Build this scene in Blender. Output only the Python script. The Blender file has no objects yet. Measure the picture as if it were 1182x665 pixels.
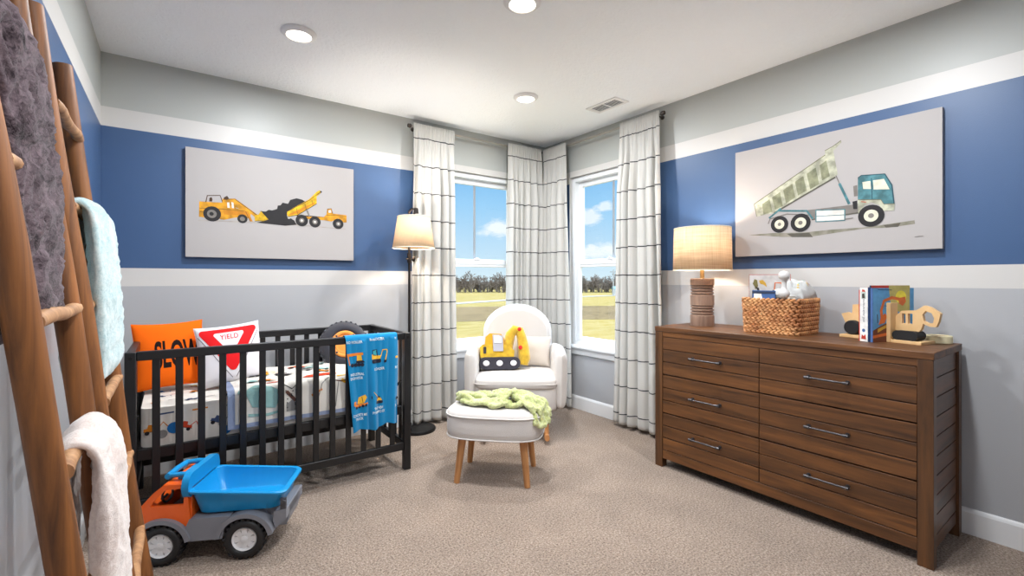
import bpy, bmesh, math, random
from mathutils import Vector, Matrix, noise, geometry
random.seed(7)
R = math.radians
PI = math.pi
scene = bpy.context.scene
COL = scene.collection

# ------------------------------------------------------------------ colour and materials
def lin(v):
    v /= 255.0
    return v / 12.92 if v <= 0.04045 else ((v + 0.055) / 1.055) ** 2.4
def C(r, g, b): return (lin(r), lin(g), lin(b), 1.0)

def newmat(name):
    m = bpy.data.materials.new(name); m.use_nodes = True
    nt = m.node_tree; b = nt.nodes['Principled BSDF']
    return m, nt, b
def N(nt, t, **kw):
    n = nt.nodes.new(t)
    for k, v in kw.items():
        if k in n.inputs.keys(): n.inputs[k].default_value = v
        else: setattr(n, k, v)
    return n
def L(nt, a, b): nt.links.new(a, b)

def mat(name, rgb, rough=0.6, metal=0.0, var=0.0, vscale=8.0, bump=0.0, bscale=60.0, sheen=0.0, spec=0.5, coat=0.0, rgb2=None, island=0.0):
    """plain surface: base colour, optional noise variation and optional fine bump"""
    m, nt, b = newmat(name)
    b.inputs['Base Color'].default_value = C(*rgb)
    b.inputs['Roughness'].default_value = rough
    b.inputs['Metallic'].default_value = metal
    b.inputs['Specular IOR Level'].default_value = spec
    if sheen: b.inputs['Sheen Weight'].default_value = sheen; b.inputs['Sheen Roughness'].default_value = 0.5
    if coat: b.inputs['Coat Weight'].default_value = coat; b.inputs['Coat Roughness'].default_value = 0.15
    tc = N(nt, 'ShaderNodeTexCoord')
    if var or rgb2 or island:
        no = N(nt, 'ShaderNodeTexNoise', Scale=vscale, Detail=5.0)
        L(nt, tc.outputs['Object'], no.inputs['Vector'])
        mx = N(nt, 'ShaderNodeMix', data_type='RGBA')
        c2 = rgb2 or tuple(max(0, v * (1 - var)) for v in rgb)
        mx.inputs[6].default_value = C(*rgb); mx.inputs[7].default_value = C(*c2)
        rp = N(nt, 'ShaderNodeMapRange'); rp.inputs[1].default_value = 0.35; rp.inputs[2].default_value = 0.65
        L(nt, no.outputs['Fac'], rp.inputs[0]); L(nt, rp.outputs[0], mx.inputs[0])
        out = mx.outputs[2]
        if island:
            g = N(nt, 'ShaderNodeNewGeometry')
            mr = N(nt, 'ShaderNodeMapRange'); mr.inputs[3].default_value = 1 - island; mr.inputs[4].default_value = 1 + island
            L(nt, g.outputs['Random Per Island'], mr.inputs[0])
            hs = N(nt, 'ShaderNodeHueSaturation'); L(nt, mr.outputs[0], hs.inputs['Value']); L(nt, out, hs.inputs['Color'])
            out = hs.outputs[0]
        L(nt, out, b.inputs['Base Color'])
    if bump:
        nb = N(nt, 'ShaderNodeTexNoise', Scale=bscale, Detail=4.0)
        L(nt, tc.outputs['Object'], nb.inputs['Vector'])
        bp = N(nt, 'ShaderNodeBump', Strength=bump, Distance=0.01)
        L(nt, nb.outputs['Fac'], bp.inputs['Height']); L(nt, bp.outputs[0], b.inputs['Normal'])
    return m

def wood(name, c1, c2, axis='Y', rough=0.4, scale=1.0, island=0.12, streak=14.0, coat=0.0, knots=0.0):
    """streaky grain running along one axis; planks vary a little one from another"""
    m, nt, b = newmat(name)
    tc = N(nt, 'ShaderNodeTexCoord'); mp = N(nt, 'ShaderNodeMapping')
    s = {'X': (0.8, streak, streak), 'Y': (streak, 0.8, streak), 'Z': (streak, streak, 0.8)}[axis]
    mp.inputs['Scale'].default_value = tuple(v * scale for v in s)
    g = N(nt, 'ShaderNodeNewGeometry')
    off = N(nt, 'ShaderNodeVectorMath', operation='SCALE'); off.inputs[0].default_value = (3.1, 7.7, 5.3)
    mu = N(nt, 'ShaderNodeMath', operation='MULTIPLY'); mu.inputs[1].default_value = 9.0
    L(nt, g.outputs['Random Per Island'], mu.inputs[0]); L(nt, mu.outputs[0], off.inputs['Scale'])
    ad = N(nt, 'ShaderNodeVectorMath', operation='ADD')
    L(nt, tc.outputs['Object'], mp.inputs['Vector']); L(nt, mp.outputs[0], ad.inputs[0]); L(nt, off.outputs[0], ad.inputs[1])
    no = N(nt, 'ShaderNodeTexNoise', Scale=2.0, Detail=7.0, Roughness=0.62, Distortion=0.6)
    L(nt, ad.outputs[0], no.inputs['Vector'])
    mr0 = N(nt, 'ShaderNodeMapRange'); mr0.inputs[1].default_value = 0.32; mr0.inputs[2].default_value = 0.68
    L(nt, no.outputs['Fac'], mr0.inputs[0])
    mx = N(nt, 'ShaderNodeMix', data_type='RGBA'); mx.inputs[6].default_value = C(*c1); mx.inputs[7].default_value = C(*c2)
    L(nt, mr0.outputs[0], mx.inputs[0])
    mr = N(nt, 'ShaderNodeMapRange'); mr.inputs[3].default_value = 1 - island; mr.inputs[4].default_value = 1 + island
    L(nt, g.outputs['Random Per Island'], mr.inputs[0])
    hs = N(nt, 'ShaderNodeHueSaturation'); L(nt, mr.outputs[0], hs.inputs['Value']); L(nt, mx.outputs[2], hs.inputs['Color'])
    L(nt, hs.outputs[0], b.inputs['Base Color'])
    b.inputs['Roughness'].default_value = rough
    if coat: b.inputs['Coat Weight'].default_value = coat; b.inputs['Coat Roughness'].default_value = 0.25
    bp = N(nt, 'ShaderNodeBump', Strength=0.15, Distance=0.003)
    L(nt, no.outputs['Fac'], bp.inputs['Height']); L(nt, bp.outputs[0], b.inputs['Normal'])
    return m

def cloth(name, rgb, trans=0.25, rough=0.9, weave=0.0, wscale=400.0, rgb2=None):
    """thin cloth: part of the light passes through"""
    m, nt, b = newmat(name)
    b.inputs['Base Color'].default_value = C(*rgb); b.inputs['Roughness'].default_value = rough
    b.inputs['Specular IOR Level'].default_value = 0.1
    tr = N(nt, 'ShaderNodeBsdfTranslucent'); tr.inputs['Color'].default_value = C(*rgb)
    ms = N(nt, 'ShaderNodeMixShader'); ms.inputs[0].default_value = trans
    L(nt, b.outputs[0], ms.inputs[1]); L(nt, tr.outputs[0], ms.inputs[2])
    L(nt, ms.outputs[0], nt.nodes['Material Output'].inputs['Surface'])
    if rgb2:
        tc = N(nt, 'ShaderNodeTexCoord')
        acc = None
        for ax in ((1, 1, 0.03), (0.03, 0.03, 1)):
            mp = N(nt, 'ShaderNodeMapping'); mp.inputs['Scale'].default_value = ax
            no = N(nt, 'ShaderNodeTexNoise', Scale=wscale, Detail=2.0)
            L(nt, tc.outputs['Object'], mp.inputs['Vector']); L(nt, mp.outputs[0], no.inputs['Vector'])
            if acc is None: acc = no.outputs['Fac']
            else:
                a = N(nt, 'ShaderNodeMath', operation='ADD'); L(nt, acc, a.inputs[0]); L(nt, no.outputs['Fac'], a.inputs[1]); acc = a.outputs[0]
        mr = N(nt, 'ShaderNodeMapRange'); mr.inputs[1].default_value = 0.75; mr.inputs[2].default_value = 1.25
        L(nt, acc, mr.inputs[0])
        mx = N(nt, 'ShaderNodeMix', data_type='RGBA'); mx.inputs[6].default_value = C(*rgb2); mx.inputs[7].default_value = C(*rgb)
        L(nt, mr.outputs[0], mx.inputs[0]); L(nt, mx.outputs[2], b.inputs['Base Color']); L(nt, mx.outputs[2], tr.inputs['Color'])
    return m

def emis(name, rgb, strength):
    m, nt, b = newmat(name)
    b.inputs['Base Color'].default_value = C(*rgb)
    b.inputs['Emission Color'].default_value = C(*rgb); b.inputs['Emission Strength'].default_value = strength
    return m

# ------------------------------------------------------------------ mesh builder
class MB:
    def __init__(s): s.v = []; s.f = []; s.m = []
    def add(s, vs, fs, mi=0, T=None):
        o = len(s.v)
        s.v += [tuple(T @ Vector(p)) if T is not None else tuple(p) for p in vs]
        for i, f in enumerate(fs):
            s.f.append([o + k for k in f]); s.m.append(mi[i] if isinstance(mi, list) else mi)
        return s
    def box(s, x0, x1, y0, y1, z0, z1, mi=0, T=None):
        vs = [(x, y, z) for x in (x0, x1) for y in (y0, y1) for z in (z0, z1)]
        fs = [(0, 1, 3, 2), (4, 6, 7, 5), (0, 4, 5, 1), (2, 3, 7, 6), (0, 2, 6, 4), (1, 5, 7, 3)]
        return s.add(vs, fs, mi, T)
    def tube(s, pts, rad, seg=12, mi=0, T=None, caps=True, flat=1.0):
        pts = [Vector(p) for p in pts]; n = len(pts)
        if not hasattr(rad, '__len__'): rad = [rad] * n
        vs = []; fs = []
        t0 = (pts[1] - pts[0]).normalized()
        up = Vector((0, 0, 1)) if abs(t0.z) < 0.9 else Vector((1, 0, 0))
        a = t0.cross(up).normalized()
        for i, p in enumerate(pts):
            t = (pts[min(i + 1, n - 1)] - pts[max(i - 1, 0)]).normalized()
            a = (a - t * a.dot(t)).normalized(); b = t.cross(a)
            for k in range(seg):
                w = 2 * PI * k / seg
                vs.append(p + a * (math.cos(w) * rad[i]) + b * (math.sin(w) * rad[i] * flat))
        for i in range(n - 1):
            for k in range(seg):
                k2 = (k + 1) % seg
                fs.append((i * seg + k, i * seg + k2, (i + 1) * seg + k2, (i + 1) * seg + k))
        if caps:
            fs.append(tuple(range(seg))[::-1]); fs.append(tuple((n - 1) * seg + k for k in range(seg)))
        return s.add(vs, fs, mi, T)
    def cyl(s, p0, p1, r0, r1=None, seg=20, mi=0, T=None): return s.tube([p0, p1], [r0, r0 if r1 is None else r1], seg, mi, T)
    def lathe(s, prof, seg=32, mi=0, T=None, mats=None):
        """prof: (radius, z) points from bottom to top"""
        vs = []; fs = []; ms = []
        for r, z in prof:
            for k in range(seg):
                w = 2 * PI * k / seg; vs.append((r * math.cos(w), r * math.sin(w), z))
        for i in range(len(prof) - 1):
            for k in range(seg):
                k2 = (k + 1) % seg
                fs.append((i * seg + k, i * seg + k2, (i + 1) * seg + k2, (i + 1) * seg + k)); ms.append(mats[i] if mats else mi)
        if prof[0][0] > 1e-5: fs.append(tuple(range(seg))[::-1]); ms.append(ms[0])
        if prof[-1][0] > 1e-5: fs.append(tuple((len(prof) - 1) * seg + k for k in range(seg))); ms.append(ms[-2] if len(ms) > 1 else ms[0])
        return s.add(vs, fs, ms, T)
    def grid(s, fn, nu, nv, mi=0, T=None, closeu=False, flip=False):
        """fn(u, v) with u, v in 0..1"""
        vs = []; fs = []
        cu = nu if closeu else nu + 1
        for j in range(nv + 1):
            for i in range(cu): vs.append(fn(i / nu, j / nv))
        for j in range(nv):
            for i in range(nu):
                i2 = (i + 1) % cu
                q = (j * cu + i, j * cu + i2, (j + 1) * cu + i2, (j + 1) * cu + i)
                fs.append(q[::-1] if flip else q)
        return s.add(vs, fs, mi, T)
    def ellip(s, c, r, seg=16, rings=10, mi=0, T=None, e1=1.0, e2=1.0, M=None):
        sg = lambda v, e: math.copysign(abs(v) ** e, v)
        M = M or Matrix.Identity(3); c = Vector(c)
        def fn(u, v):
            a = 2 * PI * u; b = PI * (v - 0.5)
            return c + M @ Vector((r[0] * sg(math.cos(b), e1) * sg(math.cos(a), e2), r[1] * sg(math.cos(b), e1) * sg(math.sin(a), e2), r[2] * sg(math.sin(b), e1)))
        return s.grid(fn, seg, rings, mi, T, closeu=True)
    def prism(s, loops, h0, h1, axes='xz', mi=0, T=None, side=None):
        """loops: [outer, hole, ...] of 2-D points; extruded between h0 and h1 along the missing axis"""
        def P(p, h):
            return {'xz': (p[0], h, p[1]), 'yz': (h, p[0], p[1]), 'xy': (p[0], p[1], h)}[axes]
        fl = [p for lp in loops for p in lp]
        tri = geometry.tessellate_polygon([[Vector((p[0], p[1], 0)) for p in lp] for lp in loops])
        n = len(fl)
        s.add([P(p, h0) for p in fl], [tuple(t) for t in tri], mi, T)
        s.add([P(p, h1) for p in fl], [tuple(t)[::-1] for t in tri], mi, T)
        for lp in loops:
            k = len(lp)
            vs = [P(p, h0) for p in lp] + [P(p, h1) for p in lp]
            s.add(vs, [(i, (i + 1) % k, k + (i + 1) % k, k + i) for i in range(k)], mi if side is None else side, T)
        return s
    def flat(s, poly, fn, mi=0, sub=0.0):
        """a flat 2-D polygon laid on a surface by fn(u, v)"""
        tri = geometry.tessellate_polygon([[Vector((p[0], p[1], 0)) for p in poly]])
        if not sub: return s.add([fn(*p) for p in poly], [tuple(t) for t in tri], mi)
        bm = bmesh.new(); vs = [bm.verts.new((p[0], p[1], 0)) for p in poly]
        for t in tri:
            try: bm.faces.new([vs[i] for i in t])
            except ValueError: pass
        for _ in range(6):
            e = [x for x in bm.edges if x.calc_length() > sub]
            if not e: break
            bmesh.ops.subdivide_edges(bm, edges=e, cuts=1)
            bmesh.ops.triangulate(bm, faces=[f for f in bm.faces if len(f.verts) > 3])
        bm.verts.index_update()
        s.add([fn(v.co.x, v.co.y) for v in bm.verts], [tuple(v.index for v in f.verts) for f in bm.faces], mi)
        bm.free(); return s
    def build(s, name, mats, parent=None, bevel=0.0, smooth=35.0, seg=2, fix=True, loc=None, rot=None):
        me = bpy.data.meshes.new(name)
        me.from_pydata(s.v, [], s.f)
        if not isinstance(mats, (list, tuple)): mats = [mats]
        for m in mats: me.materials.append(m)
        me.polygons.foreach_set('material_index', s.m)
        me.validate(); me.update()
        if fix:
            bm = bmesh.new(); bm.from_mesh(me); bmesh.ops.recalc_face_normals(bm, faces=bm.faces); bm.to_mesh(me); bm.free()
        if smooth:
            me.polygons.foreach_set('use_smooth', [True] * len(me.polygons))
            if smooth < 180: me.set_sharp_from_angle(angle=R(smooth))
        o = bpy.data.objects.new(name, me); COL.objects.link(o)
        if parent: o.parent = parent
        if loc: o.location = loc
        if rot: o.rotation_euler = rot
        if bevel:
            b = o.modifiers.new('Bevel', 'BEVEL'); b.width = bevel; b.segments = seg; b.limit_method = 'ANGLE'; b.angle_limit = R(40)
            b.harden_normals = False
            if smooth: me.polygons.foreach_set('use_smooth', [True] * len(me.polygons))
        return o

def tag(o, label=None, cat=None, group=None, kind=None):
    if label: o['label'] = label
    if cat: o['category'] = cat
    if group: o['group'] = group
    if kind: o['kind'] = kind
    return o
def thing(name, label, cat, loc=(0, 0, 0), rotz=0.0, group=None):
    o = bpy.data.objects.new(name, None); COL.objects.link(o); o.empty_display_size = 0.1
    o.location = loc; o.rotation_euler = (0, 0, rotz)
    return tag(o, label, cat, group)
def copytree(o, parent=None):
    c = o.copy(); COL.objects.link(c); c.parent = parent
    for ch in list(o.children): copytree(ch, c)
    return c
def struct(o): o['kind'] = 'structure'; return o

def stroke(pts, w):
    """2-D polyline -> polygon of width w"""
    out = []; n = len(pts)
    for i, p in enumerate(pts):
        a = pts[max(i - 1, 0)]; b = pts[min(i + 1, n - 1)]
        dx, dy = b[0] - a[0], b[1] - a[1]; l = math.hypot(dx, dy) or 1
        out.append((p[0], p[1], -dy / l * w / 2, dx / l * w / 2))
    return [(p[0] + p[2], p[1] + p[3]) for p in out] + [(p[0] - p[2], p[1] - p[3]) for p in reversed(out)]
def circ(c, r, n=24, ry=None): return [(c[0] + r * math.cos(2 * PI * k / n), c[1] + (ry or r) * math.sin(2 * PI * k / n)) for k in range(n)]
def rrect(x0, x1, y0, y1, r, n=5):
    out = []
    for cx, cy, a in ((x1 - r, y1 - r, 0), (x0 + r, y1 - r, 90), (x0 + r, y0 + r, 180), (x1 - r, y0 + r, 270)):
        for k in range(n + 1):
            w = R(a + 90 * k / n); out.append((cx + r * math.cos(w), cy + r * math.sin(w)))
    return out

def text_polys(txt, size=1.0, bold=0.0, spacing=1.0):
    """outline text as a flat mesh: (verts2d, faces)"""
    cu = bpy.data.curves.new('text', 'FONT'); cu.body = txt; cu.size = size; cu.align_x = 'CENTER'; cu.align_y = 'CENTER'
    cu.offset = bold; cu.space_character = spacing; cu.resolution_u = 4
    ob = bpy.data.objects.new('text', cu); COL.objects.link(ob)
    dg = bpy.context.evaluated_depsgraph_get(); ev = ob.evaluated_get(dg); me = ev.to_mesh()
    vs = [(v.co.x, v.co.y) for v in me.vertices]; fs = [tuple(p.vertices) for p in me.polygons]
    ev.to_mesh_clear(); bpy.data.objects.remove(ob); bpy.data.curves.remove(cu)
    return vs, fs
def put_text(mb, txt, cx, cy, w, h, fn, mi, bold=0.0, spacing=1.0, sub=0.0, rot=0.0):
    """text scaled into a w x h box centred at cx, cy, laid on a surface by fn(u, v)"""
    vs, fs = text_polys(txt, 1.0, bold, spacing)
    if not vs: return
    x0 = min(v[0] for v in vs); x1 = max(v[0] for v in vs); y0 = min(v[1] for v in vs); y1 = max(v[1] for v in vs)
    sx = w / (x1 - x0); sy = h / (y1 - y0)
    pts = []
    for v in vs:
        a = (v[0] - (x0 + x1) / 2) * sx; b = (v[1] - (y0 + y1) / 2) * sy
        pts.append((cx + a * math.cos(rot) - b * math.sin(rot), cy + a * math.sin(rot) + b * math.cos(rot)))
    if not sub:
        mb.add([fn(*p) for p in pts], fs, mi); return
    bm = bmesh.new(); bv = [bm.verts.new((p[0], p[1], 0)) for p in pts]
    for f in fs:
        try: bm.faces.new([bv[i] for i in f])
        except ValueError: pass
    bmesh.ops.triangulate(bm, faces=bm.faces)
    for _ in range(5):
        e = [x for x in bm.edges if x.calc_length() > sub]
        if not e: break
        bmesh.ops.subdivide_edges(bm, edges=e, cuts=1)
        bmesh.ops.triangulate(bm, faces=[f for f in bm.faces if len(f.verts) > 3])
    bm.verts.index_update()
    mb.add([fn(v.co.x, v.co.y) for v in bm.verts], [tuple(v.index for v in f.verts) for f in bm.faces], mi)
    bm.free()
def draw(mb, items, fn, mats_ix, lift=0.0004, sub=0.0):
    """items ('p', colour, points) ('s', colour, width, points) ('c', colour, centre, radius); each one lies a hair above the last"""
    for i, it in enumerate(items):
        g = lambda u, v, i=i: fn(u, v, 0.0006 + lift * i * 0.12)
        if it[0] == 'p': poly = it[2]
        elif it[0] == 's': poly = stroke(it[3], it[2])
        else: poly = circ(it[2], it[3], 22)
        mb.flat(poly, g, mats_ix[it[1]], sub)
# ------------------------------------------------------------------ camera
XL, XR, YB, YN, ZC = -0.371, 3.289, 3.899, -1.0, 2.741
cam = bpy.data.cameras.new('camera'); co = bpy.data.objects.new('camera', cam); COL.objects.link(co)
cam.sensor_width = 36; cam.lens = 36 * 536.2 / 1182; cam.shift_y = -10 / 1182; cam.clip_start = 0.02; cam.clip_end = 1000
co.location = (0, 0, 1.3); co.rotation_euler = (R(90), 0, R(-36.084)); scene.camera = co
scene.view_settings.view_transform = 'Standard'; scene.view_settings.look = 'None'
scene.view_settings.gamma = 1.0; scene.view_settings.exposure = 0.20; scene.view_settings.use_curve_mapping = False

# ------------------------------------------------------------------ room materials
def paint(name, rgb, bump=0.05, rough=0.42): return mat(name, rgb, rough=rough, bump=bump, bscale=180, spec=0.5)
M_up = paint('pale grey paint', (177, 179, 175))
M_white = paint('white stripe paint', (207, 204, 200))
M_blue = paint('blue stripe paint', (62, 90, 130), rough=0.42)
M_low = paint('grey paint', (176, 177, 180))
M_trim = mat('white trim paint', (236, 236, 236), rough=0.35)
def ceiling_mat():
    m, nt, b = newmat('textured white ceiling'); b.inputs['Base Color'].default_value = C(247, 249, 250); b.inputs['Roughness'].default_value = 0.9
    tc = N(nt, 'ShaderNodeTexCoord'); no = N(nt, 'ShaderNodeTexNoise', Scale=26.0, Detail=5.0, Distortion=1.5)
    L(nt, tc.outputs['Object'], no.inputs['Vector'])
    rp = N(nt, 'ShaderNodeMapRange'); rp.inputs[1].default_value = 0.45; rp.inputs[2].default_value = 0.6; L(nt, no.outputs['Fac'], rp.inputs[0])
    bp = N(nt, 'ShaderNodeBump', Strength=0.35, Distance=0.006); L(nt, rp.outputs[0], bp.inputs['Height']); L(nt, bp.outputs[0], b.inputs['Normal'])
    return m
def carpet_mat():
    m, nt, b = newmat('speckled beige carpet'); b.inputs['Roughness'].default_value = 1.0; b.inputs['Specular IOR Level'].default_value = 0.05
    b.inputs['Sheen Weight'].default_value = 0.15
    tc = N(nt, 'ShaderNodeTexCoord')
    n1 = N(nt, 'ShaderNodeTexNoise', Scale=105.0, Detail=4.0, Roughness=0.75); n2 = N(nt, 'ShaderNodeTexNoise', Scale=3.2, Detail=3.0, Distortion=0.8)
    vo = N(nt, 'ShaderNodeTexVoronoi', Scale=170.0)
    for n in (n1, n2, vo): L(nt, tc.outputs['Object'], n.inputs['Vector'])
    cr = N(nt, 'ShaderNodeValToRGB'); e = cr.color_ramp.elements
    e[0].position = 0.30; e[0].color = C(80, 62, 48); e[1].position = 0.49; e[1].color = C(162, 142, 126)
    x = e.new(0.66); x.color = C(204, 186, 170)
    L(nt, n1.outputs['Fac'], cr.inputs[0])
    mr = N(nt, 'ShaderNodeMapRange'); mr.inputs[1].default_value = 0.3; mr.inputs[2].default_value = 0.7; mr.inputs[3].default_value = 0.9; mr.inputs[4].default_value = 1.08
    L(nt, n2.outputs['Fac'], mr.inputs[0])
    hs = N(nt, 'ShaderNodeHueSaturation'); L(nt, cr.outputs[0], hs.inputs['Color']); L(nt, mr.outputs[0], hs.inputs['Value'])
    L(nt, hs.outputs[0], b.inputs['Base Color'])
    ad = N(nt, 'ShaderNodeMath', operation='ADD'); L(nt, n1.outputs['Fac'], ad.inputs[0]); L(nt, vo.outputs['Distance'], ad.inputs[1])
    bp = N(nt, 'ShaderNodeBump', Strength=0.9, Distance=0.008); L(nt, ad.outputs[0], bp.inputs['Height']); L(nt, bp.outputs[0], b.inputs['Normal'])
    return m
M_ceil = ceiling_mat(); M_carpet = carpet_mat()

# ------------------------------------------------------------------ shell
BANDS = [(0, 1.255, 3), (1.255, 1.373, 1), (1.373, 2.275, 2), (2.275, 2.398, 1), (2.398, ZC, 0)]
WM = [M_up, M_white, M_blue, M_low]
def wall(name, axis, pos, a0, a1, out, holes=()):
    """wall with painted horizontal bands; holes = (a0, a1, z0, z1)"""
    mb = MB()
    cuts = sorted({a0, a1} | {h[0] for h in holes} | {h[1] for h in holes})
    for u0, u1 in zip(cuts, cuts[1:]):
        zs = sorted({b[0] for b in BANDS} | {ZC} | {z for h in holes if h[0] <= u0 < h[1] for z in h[2:4]})
        for z0, z1 in zip(zs, zs[1:]):
            zm = (z0 + z1) / 2
            if any(h[0] <= u0 < h[1] and h[2] < zm < h[3] for h in holes): continue
            mi = [b[2] for b in BANDS if b[0] < zm < b[1]][0]
            if axis == 'y': mb.add([(u0, pos, z0), (u1, pos, z0), (u1, pos, z1), (u0, pos, z1)], [(0, 1, 2, 3)], mi)
            else: mb.add([(pos, u0, z0), (pos, u1, z0), (pos, u1, z1), (pos, u0, z1)], [(0, 1, 2, 3)], mi)
    # outer skin, so the wall has a thickness
    p2 = pos + out
    e = 0.14
    for u0, u1 in zip(cuts, cuts[1:]):
        hs = [h for h in holes if h[0] <= u0 < h[1]]
        zs = sorted({0, ZC} | {z for h in hs for z in h[2:4]})
        for z0, z1 in zip(zs, zs[1:]):
            if any(h[2] < (z0 + z1) / 2 < h[3] for h in hs): continue
            if axis == 'y': mb.add([(u0, p2, z0), (u1, p2, z0), (u1, p2, z1), (u0, p2, z1)], [(0, 1, 2, 3)], 1)
            else: mb.add([(p2, u0, z0), (p2, u1, z0), (p2, u1, z1), (p2, u0, z1)], [(0, 1, 2, 3)], 1)
    for h in holes:   # reveals
        q = [(h[0], h[2]), (h[1], h[2]), (h[1], h[3]), (h[0], h[3])]
        for i in range(4):
            a, b = q[i], q[(i + 1) % 4]
            if axis == 'y': mb.add([(a[0], pos, a[1]), (b[0], pos, b[1]), (b[0], p2, b[1]), (a[0], p2, a[1])], [(0, 1, 2, 3)], 1)
            else: mb.add([(pos, a[0], a[1]), (pos, b[0], b[1]), (p2, b[0], b[1]), (p2, a[0], a[1])], [(0, 1, 2, 3)], 1)
    return struct(mb.build(name, WM, smooth=0, fix=False))
W1 = (1.943, 2.949, 0.63, 2.34); W2 = (2.503, 3.509, 0.63, 2.34)
wall('wall_back', 'y', YB, XL, XR, 0.14, [W1])
wall('wall_right', 'x', XR, YN, YB, 0.14, [W2])
wall('wall_left', 'x', XL, YN, YB, -0.14)
DOOR = (0.35, 1.17, 0.0, 2.04)
wall('wall_near', 'y', YN, XL, XR, -0.14, [DOOR])
struct(MB().box(XL - .14, XR + .14, YN - .14, YB + .14, -0.12, 0).build('floor', M_carpet, smooth=0))
struct(MB().box(XL - .14, XR + .14, YN - .14, YB + .14, ZC, ZC + .1).build('ceiling', M_ceil, smooth=0))
def baseboard(name, axis, pos, a0, a1, sgn):
    prof = [(0, 0), (0.014, 0), (0.014, 0.112), (0.009, 0.124), (0.004, 0.131), (0, 0.131)]
    mb = MB()
    def P(a, p): return (a, pos - sgn * p[0], p[1]) if axis == 'y' else (pos - sgn * p[0], a, p[1])
    n = len(prof)
    mb.add([P(a0, p) for p in prof] + [P(a1, p) for p in prof], [(i, (i + 1) % n, n + (i + 1) % n, n + i) for i in range(n)] + [tuple(range(n)), tuple(range(n, 2 * n))])
    return struct(mb.build(name, M_trim, smooth=0))
baseboard('baseboard_back', 'y', YB, XL, XR, 1); baseboard('baseboard_right', 'x', XR, YN, YB, 1)
baseboard('baseboard_left', 'x', XL, YN, YB, -1)
baseboard('baseboard_near', 'y', YN, 1.252, XR, -1)
# door behind the viewer (closed), in the near wall
dr = struct(thing('door_1', None, None, (0.76, YN - 0.06, 0)))
mb = MB().box(-.405, .405, -.02, .02, 0.01, 2.035)
for z0, z1 in ((0.2, 0.9), (1.1, 1.85)):
    for x0, x1 in ((-.3, -.05), (.05, .3)): mb.box(x0, x1, .02, .028, z0, z1)
mb.build('door_panel', M_trim, dr, bevel=0.004)
MB().box(-.49, -.41, .061, .078, 0, 2.04).box(.41, .49, .061, .078, 0, 2.04).box(-.49, .49, .061, .078, 2.041, 2.12).build('door_casing', M_trim, dr, bevel=0.004)
kn = MB().lathe([(0.0, 0), (0.03, 0), (0.03, 0.01), (0.012, 0.015), (0.012, 0.04), (0.03, 0.05), (0.03, 0.065), (0, 0.075)], 20, T=Matrix.Translation((.34, .02, .95)) @ Matrix.Rotation(R(-90), 4, 'X'))
kn.build('door_knob', mat('brushed nickel', (180, 178, 172), 0.3, 1.0), dr)

# ------------------------------------------------------------------ windows
def glass_mat():
    m, nt, b = newmat('window glass')
    tr = N(nt, 'ShaderNodeBsdfTransparent'); tr.inputs[0].default_value = (0.97, 0.985, 0.98, 1)
    gl = N(nt, 'ShaderNodeBsdfGlossy'); gl.inputs['Roughness'].default_value = 0.02
    fr = N(nt, 'ShaderNodeFresnel'); fr.inputs['IOR'].default_value = 1.4
    ms = N(nt, 'ShaderNodeMixShader'); g_ = N(nt, 'ShaderNodeNewGeometry'); iv = N(nt, 'ShaderNodeMath', operation='SUBTRACT'); iv.inputs[0].default_value = 1.0; L(nt, g_.outputs['Backfacing'], iv.inputs[1]); mf = N(nt, 'ShaderNodeMath', operation='MULTIPLY'); L(nt, iv.outputs[0], mf.inputs[0]); L(nt, fr.outputs[0], mf.inputs[1]); L(nt, mf.outputs[0], ms.inputs[0]); L(nt, tr.outputs[0], ms.inputs[1]); L(nt, gl.outputs[0], ms.inputs[2])
    L(nt, ms.outputs[0], nt.nodes['Material Output'].inputs['Surface']); return m
M_glass = glass_mat(); M_vinyl = mat('white vinyl', (238, 240, 242), rough=0.3); M_grid = mat('grey window grid', (150, 156, 162), rough=0.5)
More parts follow.
